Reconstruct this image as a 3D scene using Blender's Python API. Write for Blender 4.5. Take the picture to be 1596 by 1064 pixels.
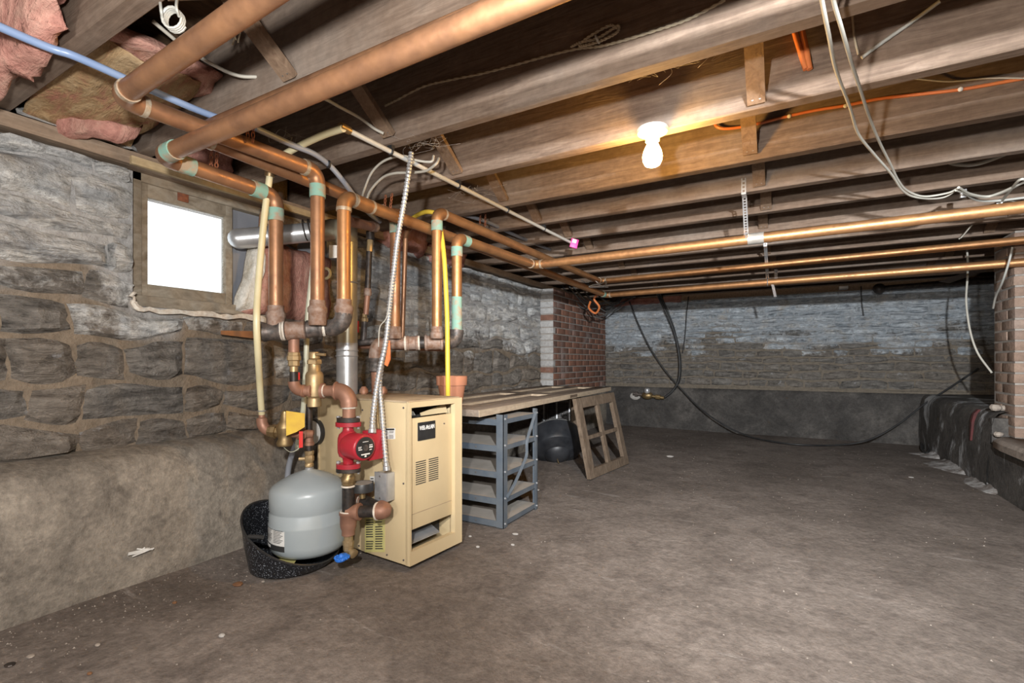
import bpy, bmesh, math, random
from mathutils import Vector, Matrix, noise, Euler

sc = bpy.context.scene
for o in list(bpy.data.objects):
    bpy.data.objects.remove(o)
C = sc.collection

# ------------------------------------------------------------------ camera
FPX, CX, CY, CAMH, YAW = 755.0, 798.0, 563.0, 0.85, math.radians(29.5)
cd = bpy.data.cameras.new('camera')
cam = bpy.data.objects.new('camera', cd)
C.objects.link(cam)
cam.location = (0, 0, CAMH)
cam.rotation_euler = (math.pi / 2, 0, YAW)
cd.sensor_width = 36.0
cd.lens = FPX / 1596 * 36
cd.shift_y = (CY - 532) / 1596
cd.clip_start = 0.02
sc.camera = cam

# ------------------------------------------------------------------ world: overcast white daylight outside
w = bpy.data.worlds.new('sky')
sc.world = w
w.use_nodes = True
bgn = w.node_tree.nodes['Background']
bgn.inputs[0].default_value = (0.93, 0.97, 1.0, 1)
bgn.inputs[1].default_value = 2.6

# ------------------------------------------------------------------ the photographer's flashes and an added fill
def lamp(name, loc, power, size, col=(1, 1, 1)):
    ld = bpy.data.lights.new(name, 'POINT')
    ld.energy = power
    ld.shadow_soft_size = size
    ld.color = col
    o = bpy.data.objects.new(name, ld)
    C.objects.link(o)
    o.location = loc
    return o
lamp('flash_key', (-0.28, 0.0, 1.12), 152, 0.035, (1, 0.975, 0.94))
lamp('added_fill', (-0.15, -1.7, 1.10), 95, 0.12, (1, 0.975, 0.94))  # added lamp behind the camera, lifts the dim left side
# second flash head, zoomed in on the far end of the room
ld = bpy.data.lights.new('flash_far', 'SPOT')
ld.energy = 1080; ld.shadow_soft_size = 0.03; ld.color = (0.93, 0.97, 1.0)
ld.spot_size = math.radians(92); ld.spot_blend = 1.0
fo = bpy.data.objects.new('flash_far', ld); C.objects.link(fo)
fo.location = (0.45, -0.15, 1.40)
fo.rotation_euler = (Vector((-0.55, 6.4, 0.75)) - Vector(fo.location)).to_track_quat('-Z', 'Y').to_euler()
sc.view_settings.view_transform = 'Standard'
sc.view_settings.look = 'None'
sc.view_settings.exposure = 0.0
sc.view_settings.gamma = 1.0
sc.view_settings.use_curve_mapping = False

# ------------------------------------------------------------------ geometry helpers
FW = Vector((-math.sin(YAW), math.cos(YAW), 0))
RT = Vector((math.cos(YAW), math.sin(YAW), 0))
def at(x, y, X=None, Y=None, Z=None, D=None):
    """measured photo point -> place in the room, once its wall / height / distance is known"""
    r = FW + RT * ((x - CX) / FPX) + Vector((0, 0, -(y - CY) / FPX))
    if X is not None: t = X / r.x
    elif Y is not None: t = Y / r.y
    elif Z is not None: t = (Z - CAMH) / r.z
    else: t = D
    return r * t + Vector((0, 0, CAMH))
V = Vector

def frame_for(d):
    d = d.normalized()
    a = V((0, 0, 1)) if abs(d.z) < 0.9 else V((1, 0, 0))
    u = d.cross(a).normalized()
    return u, d.cross(u).normalized()

class MB:
    def __init__(s):
        s.v = []; s.f = []
    def add(s, vs, fs):
        n = len(s.v)
        s.v += [V(p) for p in vs]
        s.f += [tuple(i + n for i in f) for f in fs]
        return s
    def hexa(s, p):
        return s.add(p, [(0, 3, 2, 1), (4, 5, 6, 7), (0, 1, 5, 4), (1, 2, 6, 5), (2, 3, 7, 6), (3, 0, 4, 7)])
    def box(s, x0, x1, y0, y1, z0, z1, m=None, bev=0):
        p = [V(q) for q in ((x0, y0, z0), (x1, y0, z0), (x1, y1, z0), (x0, y1, z0), (x0, y0, z1), (x1, y0, z1), (x1, y1, z1), (x0, y1, z1))]
        if bev:
            bm = bmesh.new()
            vs = [bm.verts.new(q) for q in p]
            for f in ((0, 3, 2, 1), (4, 5, 6, 7), (0, 1, 5, 4), (1, 2, 6, 5), (2, 3, 7, 6), (3, 0, 4, 7)):
                bm.faces.new([vs[i] for i in f])
            bmesh.ops.bevel(bm, geom=list(bm.edges), offset=bev, segments=2, affect='EDGES', profile=0.5)
            bm.verts.index_update()
            vv = [v.co.copy() for v in bm.verts]
            ff = [tuple(v.index for v in f.verts) for f in bm.faces]
            bm.free()
            if m: vv = [m(q) for q in vv]
            return s.add(vv, ff)
        if m: p = [m(q) for q in p]
        return s.hexa(p)
    def cyl(s, p0, p1, r0, r1=None, seg=14, cap=True):
        p0, p1 = V(p0), V(p1)
        r1 = r0 if r1 is None else r1
        u, w_ = frame_for(p1 - p0)
        vs = []
        for p, r in ((p0, r0), (p1, r1)):
            for k in range(seg):
                a = 2 * math.pi * k / seg
                vs.append(p + u * (r * math.cos(a)) + w_ * (r * math.sin(a)))
        fs = [(k, (k + 1) % seg, seg + (k + 1) % seg, seg + k) for k in range(seg)]
        if cap:
            fs += [tuple(range(seg))[::-1], tuple(range(seg, 2 * seg))]
        return s.add(vs, fs)
    def lathe(s, base, axis, prof, seg=20):
        base, axis = V(base), V(axis).normalized()
        u, w_ = frame_for(axis)
        vs = []
        for r, h in prof:
            for k in range(seg):
                a = 2 * math.pi * k / seg
                vs.append(base + axis * h + u * (r * math.cos(a)) + w_ * (r * math.sin(a)))
        fs = []
        for i in range(len(prof) - 1):
            for k in range(seg):
                fs.append((i * seg + k, i * seg + (k + 1) % seg, (i + 1) * seg + (k + 1) % seg, (i + 1) * seg + k))
        fs += [tuple(range(seg))[::-1], tuple(range((len(prof) - 1) * seg, len(prof) * seg))]
        return s.add(vs, fs)
    def tube(s, pts, r, seg=8, closed=False):
        pts = [V(p) for p in pts]
        n = len(pts)
        d0 = (pts[1] - pts[0]).normalized()
        u, _ = frame_for(d0)
        vs = []
        for i, p in enumerate(pts):
            if closed:
                d = (pts[(i + 1) % n] - pts[i - 1]).normalized()
            else:
                d = (pts[min(i + 1, n - 1)] - pts[max(i - 1, 0)]).normalized()
            u = (u - d * u.dot(d)).normalized()
            w_ = d.cross(u)
            ri = r(i / (n - 1)) if callable(r) else r
            for k in range(seg):
                a = 2 * math.pi * k / seg
                vs.append(p + u * (ri * math.cos(a)) + w_ * (ri * math.sin(a)))
        fs = []
        for i in range(n if closed else n - 1):
            j = (i + 1) % n
            for k in range(seg):
                fs.append((i * seg + k, i * seg + (k + 1) % seg, j * seg + (k + 1) % seg, j * seg + k))
        if not closed:
            fs += [tuple(range(seg))[::-1], tuple(range((n - 1) * seg, n * seg))]
        return s.add(vs, fs)
    def torus(s, c, axis, R, r, seg=20, rs=8):
        c = V(c); u, w_ = frame_for(V(axis))
        return s.tube([c + u * (R * math.cos(2 * math.pi * k / seg)) + w_ * (R * math.sin(2 * math.pi * k / seg)) for k in range(seg)], r, rs, closed=True)
    def ball(s, c, rx, ry=None, rz=None, seg=14, rings=8, m=None):
        ry = ry or rx; rz = rz or rx
        vs = []; fs = []
        for i in range(rings + 1):
            t = math.pi * i / rings
            rr = max(math.sin(t), 0.01)
            for k in range(seg):
                a = 2 * math.pi * k / seg
                vs.append(V(c) + V((rx * rr * math.cos(a), ry * rr * math.sin(a), rz * math.cos(t))))
        for i in range(rings):
            for k in range(seg):
                fs.append((i * seg + k, (i + 1) * seg + k, (i + 1) * seg + (k + 1) % seg, i * seg + (k + 1) % seg))
        return s.add(vs, fs)

def origin_of(o):
    p = V((0, 0, 0))
    while o is not None:
        p += o.location
        o = o.parent
    return p

def setp(o, label=None, cat=None, group=None, kind=None):
    if label: o['label'] = label
    if cat: o['category'] = cat
    if group: o['group'] = group
    if kind: o['kind'] = kind
    return o

def to_mesh(name, mb, mat, org, sharp=38):
    me = bpy.data.meshes.new(name)
    me.from_pydata([v - org for v in mb.v], [], mb.f)
    me.polygons.foreach_set('use_smooth', [True] * len(me.polygons))
    me.update()
    bm = bmesh.new(); bm.from_mesh(me)
    bmesh.ops.recalc_face_normals(bm, faces=bm.faces)
    bm.to_mesh(me); bm.free()
    if sharp < 170:
        me.set_sharp_from_angle(angle=math.radians(sharp))
    me.materials.append(M[mat] if isinstance(mat, str) else mat)
    return me

def part(name, mb, mat, parent, label=None, kind=None, sharp=38, loc=None):
    """a mesh child; vertices are given in room coordinates"""
    po = origin_of(parent)
    org = po if loc is None else V(loc)
    o = bpy.data.objects.new(name, to_mesh(name, mb, mat, org, sharp))
    C.objects.link(o)
    o.parent = parent
    o.location = org - po
    return setp(o, label, kind=kind)

def solo(name, mb, mat, label, cat, group=None, kind=None, sharp=38, loc=None):
    """a thing that is one mesh"""
    if loc is None:
        xs = [v.x for v in mb.v]; ys = [v.y for v in mb.v]; zs = [v.z for v in mb.v]
        loc = V(((min(xs) + max(xs)) / 2, (min(ys) + max(ys)) / 2, min(zs)))
    o = bpy.data.objects.new(name, to_mesh(name, mb, mat, V(loc), sharp))
    C.objects.link(o)
    o.location = loc
    return setp(o, label, cat, group, kind)

def thing(name, label, cat, loc, group=None, kind=None):
    o = bpy.data.objects.new(name, None)
    C.objects.link(o)
    o.empty_display_size = 0.05
    o.location = loc
    return setp(o, label, cat, group, kind)

def spline(pts, n=8):
    pts = [V(p) for p in pts]
    q = [pts[0] * 2 - pts[1]] + pts + [pts[-1] * 2 - pts[-2]]
    out = []
    for i in range(1, len(q) - 2):
        for k in range(n):
            t = k / n
            a, b, c_, d = q[i - 1], q[i], q[i + 1], q[i + 2]
            out.append(0.5 * ((2 * b) + (c_ - a) * t + (2 * a - 5 * b + 4 * c_ - d) * t * t + (3 * b - a - 3 * c_ + d) * t ** 3))
    out.append(pts[-1])
    return out

def arc(p0, c, p1, n=8):
    """quarter-round corner from p0 to p1 about the corner point c"""
    return [p0 * ((1 - t) ** 2) + c * (2 * t * (1 - t)) + p1 * (t * t) for t in [k / n for k in range(n + 1)]]

def pipe_run(root, pts, r, cr=0.05, mat='copper', verd=(), fit=None, name='pipe', fl=1.12):
    """straight pipe parts, a swept elbow part at every corner, solder collars at the elbow mouths"""
    pts = [V(p) for p in pts]
    fit = fit or mat
    n = len(pts)
    for i in range(n - 1):
        a, b = pts[i], pts[i + 1]
        d = (b - a).normalized()
        a2 = a + d * (cr * 0.9 if i > 0 else 0)
        b2 = b - d * (cr * 0.9 if i < n - 2 else 0)
        part(name, MB().cyl(a2, b2, r, seg=20), mat, root)
    for i in range(1, n - 1):
        d0 = (pts[i] - pts[i - 1]).normalized(); d1 = (pts[i + 1] - pts[i]).normalized()
        e = part('elbow', MB().tube(arc(pts[i] - d0 * cr, pts[i], pts[i] + d1 * cr, 9), r * fl, 20), fit, root)
        for k, (c0, dd) in enumerate(((pts[i] - d0 * cr, -d0), (pts[i] + d1 * cr, d1))):
            green = (i, k) in verd
            L = 0.045 if green else 0.010
            part('solder_joint', MB().cyl(c0 - dd * 0.004, c0 + dd * L, r * (1.14 if not green else 1.13), seg=20), 'verdigris' if green else 'solder', e)

# ------------------------------------------------------------------ procedural materials
M = {}
def newmat(name):
    m = bpy.data.materials.new(name)
    m.use_nodes = True
    nt = m.node_tree
    b = nt.nodes['Principled BSDF']
    M[name] = m
    return nt, b
def nd(nt, t, **k):
    n = nt.nodes.new(t)
    for a, v in k.items():
        setattr(n, a, v)
    return n
def coords(nt, world=False, scale=(1, 1, 1)):
    if world:
        g = nd(nt, 'ShaderNodeNewGeometry'); out = g.outputs['Position']
    else:
        g = nd(nt, 'ShaderNodeTexCoord'); out = g.outputs['Object']
    mp = nd(nt, 'ShaderNodeMapping')
    mp.inputs['Scale'].default_value = scale
    nt.links.new(out, mp.inputs['Vector'])
    return mp.outputs['Vector']
def nz(nt, vec, scale, detail=4, rough=0.55, dist=0.0):
    n = nd(nt, 'ShaderNodeTexNoise')
    n.inputs['Scale'].default_value = scale
    n.inputs['Detail'].default_value = detail
    n.inputs['Roughness'].default_value = rough
    n.inputs['Distortion'].default_value = dist
    nt.links.new(vec, n.inputs['Vector'])
    return n.outputs['Fac']
def ramp(nt, fac, stops):
    r = nd(nt, 'ShaderNodeValToRGB')
    e = r.color_ramp.elements
    while len(e) < len(stops): e.new(0.5)
    for i, (p, c) in enumerate(stops):
        e[i].position = p
        e[i].color = (c[0], c[1], c[2], 1) if not isinstance(c, (int, float)) else (c, c, c, 1)
    nt.links.new(fac, r.inputs['Fac'])
    return r.outputs['Color']
def mixc(nt, fac, a, b, mode='MIX'):
    m = nd(nt, 'ShaderNodeMix', data_type='RGBA', blend_type=mode)
    for s, v in ((0, fac), (6, a), (7, b)):
        if isinstance(v, (int, float)): m.inputs[s].default_value = v
        elif isinstance(v, tuple): m.inputs[s].default_value = (v[0], v[1], v[2], 1)
        else: nt.links.new(v, m.inputs[s])
    return m.outputs[2]
def mth(nt, op, a, b=0.0, clamp=False):
    m = nd(nt, 'ShaderNodeMath', operation=op, use_clamp=clamp)
    for s, v in ((0, a), (1, b)):
        if isinstance(v, (int, float)): m.inputs[s].default_value = v
        else: nt.links.new(v, m.inputs[s])
    return m.outputs[0]
def bump(nt, b, h, strength=0.3, dist=0.01):
    n = nd(nt, 'ShaderNodeBump')
    n.inputs['Strength'].default_value = strength
    n.inputs['Distance'].default_value = dist
    nt.links.new(h, n.inputs['Height'])
    nt.links.new(n.outputs['Normal'], b.inputs['Normal'])
def rnd(nt):
    return nd(nt, 'ShaderNodeObjectInfo').outputs['Random']
def setb(b, col=None, rough=None, metal=None, spec=None):
    if col is not None: b.inputs['Base Color'].default_value = (*col, 1)
    if rough is not None: b.inputs['Roughness'].default_value = rough
    if metal is not None: b.inputs['Metallic'].default_value = metal
    if spec is not None: b.inputs['Specular IOR Level'].default_value = spec
def simple(name, c1, c2=None, rough=0.5, metal=0.0, scale=18, bmp=0.0, bscale=None, spec=0.5, detail=4, world=False, lo=0.35, hi=0.65):
    nt, b = newmat(name)
    setb(b, c1, rough, metal, spec)
    vec = coords(nt, world)
    if c2:
        nt.links.new(ramp(nt, nz(nt, vec, scale, detail), [(lo, c1), (hi, c2)]), b.inputs['Base Color'])
    if bmp:
        bump(nt, b, nz(nt, vec, bscale or scale * 3, 5), bmp, 0.004)
    return nt, b

def stone_material(name, zline, dark=((0.075, 0.070, 0.066), (0.205, 0.190, 0.172)), pale=((0.40, 0.405, 0.41), (0.72, 0.71, 0.68)), tan=0.4):
    """slate-grey rubble; an old coat of limewash survives above zline with a ragged edge"""
    nt, b = newmat(name)
    setb(b, rough=0.9, spec=0.2)
    vec = coords(nt, True)
    lay = coords(nt, True, (1, 1, 4.5))
    n1 = nz(nt, lay, 5, 8, 0.65, 0.6); n2 = nz(nt, vec, 2.2, 3); n3 = nz(nt, vec, 26, 6, 0.7)
    n4 = nz(nt, vec, 7, 6, 0.65)
    dk = ramp(nt, n1, [(0.3, dark[0]), (0.5, dark[1]), (0.72, tuple(min(1, c * 1.5) for c in dark[1]))])
    r = rnd(nt)
    dk = mixc(nt, mth(nt, 'MULTIPLY', r, tan), dk, (0.24, 0.18, 0.125))
    pl = ramp(nt, n1, [(0.28, tuple(c * 0.55 for c in pale[0])), (0.42, pale[0]), (0.66, pale[1])])
    pl = mixc(nt, ramp(nt, n4, [(0.50, 0.0), (0.68, 0.55)]), pl, (0.42, 0.36, 0.29))
    # ragged paint edge
    sp = nd(nt, 'ShaderNodeSeparateXYZ')
    nt.links.new(vec, sp.inputs[0])
    h = mth(nt, 'ADD', mth(nt, 'SUBTRACT', sp.outputs['Z'], zline), mth(nt, 'MULTIPLY', mth(nt, 'SUBTRACT', n2, 0.5), 0.6))
    h = mth(nt, 'ADD', h, mth(nt, 'MULTIPLY', mth(nt, 'SUBTRACT', n3, 0.5), 0.35))
    h = mth(nt, 'ADD', h, mth(nt, 'MULTIPLY', mth(nt, 'SUBTRACT', r, 0.5), 0.25))
    msk = ramp(nt, h, [(0.0, 0.0), (0.10, 1.0)])
    # flecks of paint lower down
    fl = ramp(nt, nz(nt, vec, 11, 7, 0.72), [(0.60, 0.0), (0.68, 0.75)])
    col = mixc(nt, fl, dk, (0.36, 0.36, 0.37))
    col = mixc(nt, msk, col, pl)
    # hairline cracks in relief; crevice shade painted into the stone colour
    cr = mth(nt, 'ABSOLUTE', mth(nt, 'SUBTRACT', nz(nt, coords(nt, True, (1, 1, 3.0)), 2.4, 5, 0.55, 0.8), 0.5))
    crk = ramp(nt, cr, [(0.0, 1.0), (0.004, 0.0)])
    col = mixc(nt, 0.6, col, ramp(nt, n3, [(0.3, 0.45), (0.7, 1.35)]), 'MULTIPLY')
    pit = nz(nt, coords(nt, True, (1, 1, 2.6)), 13, 8, 0.72, 0.4)
    col = mixc(nt, 0.8, col, ramp(nt, pit, [(0.32, 0.4), (0.45, 1.25), (0.7, 1.6)]), 'MULTIPLY')
    nt.links.new(col, b.inputs['Base Color'])
    hh = mth(nt, 'SUBTRACT', mth(nt, 'ADD', n1, mth(nt, 'MULTIPLY', n3, 0.55)), mth(nt, 'MULTIPLY', crk, 0.08))
    bump(nt, b, mth(nt, 'ADD', hh, mth(nt, 'MULTIPLY', pit, 0.8)), 1.0, 0.04)
    return m_last()
def m_last():
    return list(M.values())[-1]

stone_material('stone_left', 0.96)
stone_material('stone_back', 1.02, ((0.085, 0.082, 0.078), (0.165, 0.155, 0.142)), ((0.27, 0.30, 0.33), (0.52, 0.555, 0.585)), 0.2)

def mortar_material(name, zline, tanc, palec):
    nt, b = newmat(name)
    setb(b, rough=0.95, spec=0.15)
    vec = coords(nt, True)
    n2 = nz(nt, vec, 2.2, 3); n3 = nz(nt, vec, 24, 6, 0.7)
    sp = nd(nt, 'ShaderNodeSeparateXYZ'); nt.links.new(vec, sp.inputs[0])
    h = mth(nt, 'ADD', mth(nt, 'SUBTRACT', sp.outputs['Z'], zline), mth(nt, 'MULTIPLY', mth(nt, 'SUBTRACT', n2, 0.5), 0.9))
    msk = ramp(nt, h, [(0.0, 0.0), (0.16, 1.0)])
    tn = ramp(nt, n3, [(0.3, tuple(c * 0.6 for c in tanc)), (0.65, tanc)])
    pl = ramp(nt, n3, [(0.3, tuple(c * 0.55 for c in palec)), (0.65, palec)])
    nt.links.new(mixc(nt, msk, tn, pl), b.inputs['Base Color'])
    bump(nt, b, n3, 0.9, 0.02)
mortar_material('mortar_left', 1.0, (0.25, 0.20, 0.15), (0.42, 0.41, 0.40))
mortar_material('mortar_back', 1.02, (0.20, 0.17, 0.135), (0.33, 0.35, 0.37))

def concrete(name, cols, blotch, streak=None, bs=0.5, bl=(0.50, 0.70, 0.6), s1=1.7, s2=9):
    nt, b = newmat(name)
    setb(b, rough=0.88, spec=0.25)
    vec = coords(nt, True)
    n1 = nz(nt, vec, s1, 9, 0.68, 0.5); n2 = nz(nt, vec, s2, 8, 0.7, 0.3); n3 = nz(nt, vec, 70, 4, 0.7); n4 = nz(nt, vec, 28, 5, 0.7)
    col = ramp(nt, n1, [(0.30, cols[0]), (0.5, cols[1]), (0.7, cols[2])])
    col = mixc(nt, ramp(nt, n2, [(bl[0], 0.0), (bl[1], bl[2])]), col, blotch)
    if streak:
        s = nz(nt, coords(nt, True, streak[1]), streak[2], 7, 0.66, 0.5)
        col = mixc(nt, ramp(nt, s, [(streak[3], 0.0), (streak[3] + 0.09, streak[4])]), col, streak[0])
    col = mixc(nt, 0.6, col, ramp(nt, n4, [(0.3, 0.60), (0.7, 1.35)]), 'MULTIPLY')
    col = mixc(nt, 0.5, col, ramp(nt, n3, [(0.3, 0.6), (0.7, 1.35)]), 'MULTIPLY')
    nt.links.new(col, b.inputs['Base Color'])
    bump(nt, b, mth(nt, 'ADD', mth(nt, 'ADD', n2, mth(nt, 'MULTIPLY', n4, 0.5)), mth(nt, 'MULTIPLY', n3, 0.25)), bs, 0.015)
concrete('floor_concrete', ((0.098, 0.080, 0.068), (0.160, 0.133, 0.115), (0.218, 0.185, 0.162)), (0.095, 0.077, 0.067), ((0.34, 0.31, 0.285), (0.9, 4.2, 1), 2.4, 0.63, 0.6), 0.6, (0.49, 0.66, 0.7), 1.3, 6)
concrete('ledge_concrete', ((0.085, 0.075, 0.064), (0.215, 0.187, 0.155), (0.34, 0.298, 0.245)), (0.085, 0.073, 0.063), ((0.36, 0.34, 0.32), (1, 1, 1), 2.4, 0.63, 0.5), 0.7, (0.50, 0.68, 0.7), 2.0, 7)
concrete('ledge_back', ((0.030, 0.028, 0.027), (0.064, 0.059, 0.055), (0.13, 0.119, 0.108)), (0.04, 0.036, 0.033), ((0.24, 0.24, 0.24), (1, 1, 1), 3.0, 0.66, 0.6), 0.6, (0.5, 0.66, 0.7), 2.2, 6)
concrete('ledge_right', ((0.045, 0.042, 0.040), (0.085, 0.078, 0.072), (0.14, 0.128, 0.117)), (0.04, 0.037, 0.034), ((0.46, 0.47, 0.48), (1, 1.3, 0.75), 2.8, 0.53, 0.85), 0.6, (0.5, 0.66, 0.7), 2.5, 6)
concrete('slab_concrete', ((0.24, 0.195, 0.165), (0.29, 0.245, 0.21), (0.33, 0.285, 0.245)), (0.2, 0.165, 0.14), None, 0.3)

def wood(name, c0, c1, c2, sc_=(1.2, 14, 14), rough=0.85, world=False, wear=None, bs=0.35):
    nt, b = newmat(name)
    setb(b, rough=rough, spec=0.2)
    vec = coords(nt, world, sc_)
    iso = coords(nt, True)
    n1 = nz(nt, vec, 4, 7, 0.62, 1.1); n2 = nz(nt, iso, 1.6, 4); n3 = nz(nt, iso, 40, 4, 0.6)
    col = ramp(nt, n1, [(0.25, c0), (0.5, c1), (0.75, c2)])
    col = mixc(nt, mth(nt, 'MULTIPLY', rnd(nt), 0.4), col, tuple(c * 0.62 for c in c1))
    if wear:
        col = mixc(nt, ramp(nt, n2, [(0.5, 0.0), (0.72, 0.6)]), col, wear)
    col = mixc(nt, 0.35, col, ramp(nt, n3, [(0.3, 0.6), (0.7, 1.25)]), 'MULTIPLY')
    nt.links.new(col, b.inputs['Base Color'])
    bump(nt, b, n1, bs, 0.006)
wood('joist_wood', (0.105, 0.071, 0.052), (0.180, 0.128, 0.095), (0.255, 0.190, 0.145), wear=(0.25, 0.215, 0.185))
wood('plank_wood', (0.055, 0.034, 0.02), (0.10, 0.062, 0.036), (0.14, 0.09, 0.055), (14, 1.0, 14))
wood('brace_wood', (0.13, 0.082, 0.054), (0.19, 0.128, 0.086), (0.25, 0.175, 0.12), (14, 14, 1.5))
wood('sill_wood', (0.17, 0.125, 0.09), (0.27, 0.20, 0.145), (0.36, 0.28, 0.21), (14, 1.2, 14))
wood('lath_wood', (0.36, 0.27, 0.15), (0.48, 0.37, 0.22), (0.56, 0.45, 0.29), (14, 1.2, 14))
wood('frame_wood', (0.15, 0.115, 0.08), (0.30, 0.255, 0.195), (0.44, 0.40, 0.33), (8, 2.5, 5), wear=(0.20, 0.13, 0.07))
wood('sash_wood', (0.08, 0.056, 0.038), (0.14, 0.102, 0.072), (0.21, 0.16, 0.118), (9, 9, 2))
wood('door_wood', (0.17, 0.13, 0.10), (0.24, 0.19, 0.15), (0.31, 0.25, 0.20), (14, 1.2, 14), wear=(0.23, 0.19, 0.16))
wood('door_edge', (0.30, 0.235, 0.165), (0.39, 0.31, 0.225), (0.46, 0.38, 0.28), (14, 1.2, 14))

def copper_material(name, base, dull, rough, dustc=(0.5, 0.42, 0.34)):
    nt, b = newmat(name)
    setb(b, rough=rough, metal=0.85)
    vec = coords(nt)
    n1 = nz(nt, vec, 9, 5, 0.6); n2 = nz(nt, vec, 45, 4)
    col = ramp(nt, n1, [(0.32, dull), (0.62, base)])
    nt.links.new(col, b.inputs['Base Color'])
    nt.links.new(ramp(nt, n2, [(0.3, rough - 0.05), (0.7, rough + 0.15)]), b.inputs['Roughness'])
copper_material('copper', (0.40, 0.205, 0.105), (0.25, 0.13, 0.075), 0.42)
copper_material('copper_bright', (0.48, 0.245, 0.105), (0.35, 0.175, 0.08), 0.42)
copper_material('bronze', (0.36, 0.19, 0.125), (0.24, 0.12, 0.08), 0.5)
copper_material('brass', (0.50, 0.365, 0.20), (0.34, 0.24, 0.125), 0.44)
copper_material('brass_dark', (0.38, 0.27, 0.13), (0.20, 0.14, 0.08), 0.42)
M['copper'].node_tree.nodes['Principled BSDF'].inputs['Metallic'].default_value = 0.62
M['copper_bright'].node_tree.nodes['Principled BSDF'].inputs['Metallic'].default_value = 0.7
M['brass'].node_tree.nodes['Principled BSDF'].inputs['Metallic'].default_value = 0.65
M['bronze'].node_tree.nodes['Principled BSDF'].inputs['Metallic'].default_value = 0.35
simple('verdigris', (0.21, 0.37, 0.30), (0.34, 0.25, 0.17), 0.8, 0.0, 22, 0.3, lo=0.46, hi=0.62)
simple('solder', (0.52, 0.46, 0.36), (0.38, 0.26, 0.16), 0.5, 0.5, 60)
simple('pipe_dope', (0.70, 0.66, 0.58), (0.52, 0.44, 0.36), 0.8, 0.0, 60)
simple('black_iron', (0.028, 0.025, 0.024), (0.075, 0.058, 0.048), 0.5, 0.5, 40, 0.15)
simple('iron_fitting', (0.06, 0.055, 0.052), (0.16, 0.13, 0.115), 0.5, 0.4, 40, 0.3)
simple('rusty_fitting', (0.22, 0.12, 0.075), (0.33, 0.245, 0.20), 0.7, 0.2, 45, 0.3)
simple('steel', (0.50, 0.50, 0.50), (0.38, 0.38, 0.39), 0.4, 0.55, 30)
simple('galvanised', (0.56, 0.57, 0.58), (0.42, 0.43, 0.45), 0.33, 0.6, 14)
simple('vent_dull', (0.52, 0.47, 0.34), (0.42, 0.38, 0.28), 0.34, 0.6, 12)
simple('rust', (0.30, 0.10, 0.04), (0.16, 0.055, 0.03), 0.85, 0.1, 60, 0.3)
simple('boiler_enamel', (0.60, 0.475, 0.285), (0.55, 0.43, 0.255), 0.42, 0.0, 5)
simple('boiler_top', (0.32, 0.24, 0.16), (0.46, 0.36, 0.24), 0.7, 0.0, 9)
simple('boiler_dark', (0.030, 0.027, 0.024), None, 0.8)
simple('pump_red', (0.40, 0.022, 0.035), (0.33, 0.018, 0.03), 0.38, 0.0, 12)
simple('black_plastic', (0.018, 0.018, 0.019), (0.03, 0.03, 0.03), 0.42)
simple('print_white', (0.75, 0.75, 0.73), None, 0.6)
simple('print_black', (0.03, 0.03, 0.03), None, 0.6)
simple('tank_grey', (0.36, 0.40, 0.415), (0.33, 0.37, 0.385), 0.33, 0.0, 6)
simple('paper_white', (0.72, 0.71, 0.68), (0.64, 0.63, 0.60), 0.75, 0.0, 25)
simple('paper_yellow', (0.66, 0.44, 0.05), (0.58, 0.36, 0.05), 0.75, 0.0, 22)
simple('label_yellow', (0.55, 0.50, 0.20), (0.50, 0.45, 0.18), 0.6, 0.0, 22)
simple('shelf_blue', (0.088, 0.110, 0.138), (0.135, 0.150, 0.165), 0.5, 0.3, 9)
simple('shelf_dust', (0.25, 0.225, 0.195), (0.32, 0.285, 0.25), 0.9, 0.0, 9)
simple('tub_black', (0.012, 0.013, 0.016), (0.035, 0.036, 0.040), 0.45, 0.1, 7)
simple('rubber', (0.014, 0.014, 0.015), (0.03, 0.03, 0.03), 0.55)
simple('rubber_dust', (0.05, 0.048, 0.047), (0.09, 0.085, 0.08), 0.75)
simple('terracotta', (0.47, 0.195, 0.105), (0.38, 0.165, 0.10), 0.8, 0.0, 11)
simple('poly_tube', (0.62, 0.56, 0.36), (0.56, 0.49, 0.29), 0.4, 0.0, 8)
simple('poly_clear', (0.52, 0.53, 0.42), (0.46, 0.46, 0.35), 0.35, 0.0, 8)
simple('gas_yellow', (0.70, 0.50, 0.055), (0.62, 0.43, 0.05), 0.5, 0.0, 8)
simple('pex_blue', (0.17, 0.25, 0.43), (0.22, 0.30, 0.46), 0.35, 0.0, 5)
simple('pex_grey', (0.22, 0.235, 0.27), (0.27, 0.28, 0.31), 0.4, 0.0, 5)
simple('pvc_grey', (0.50, 0.50, 0.47), (0.44, 0.44, 0.41), 0.4, 0.0, 6)
simple('cable_white', (0.48, 0.46, 0.40), (0.40, 0.38, 0.33), 0.5, 0.0, 8)
simple('cable_grey', (0.36, 0.36, 0.33), (0.44, 0.43, 0.39), 0.5, 0.0, 8)
simple('cable_orange', (0.62, 0.19, 0.055), (0.54, 0.15, 0.05), 0.45, 0.0, 8)
simple('string', (0.42, 0.36, 0.26), (0.34, 0.28, 0.20), 0.9, 0.0, 60)
simple('magenta', (0.72, 0.03, 0.28), (0.62, 0.04, 0.24), 0.5)
simple('clip_black', (0.02, 0.02, 0.022), None, 0.5)
simple('lever_red', (0.62, 0.03, 0.025), None, 0.4)
simple('lever_orange', (0.72, 0.16, 0.02), None, 0.4)
simple('handle_blue', (0.02, 0.16, 0.62), None, 0.5)
simple('porcelain', (0.80, 0.78, 0.72), None, 0.3)
simple('nail', (0.22, 0.20, 0.19), None, 0.5, 0.7)
simple('pebble', (0.36, 0.31, 0.26), (0.24, 0.20, 0.17), 0.9, 0.0, 30)
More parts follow.
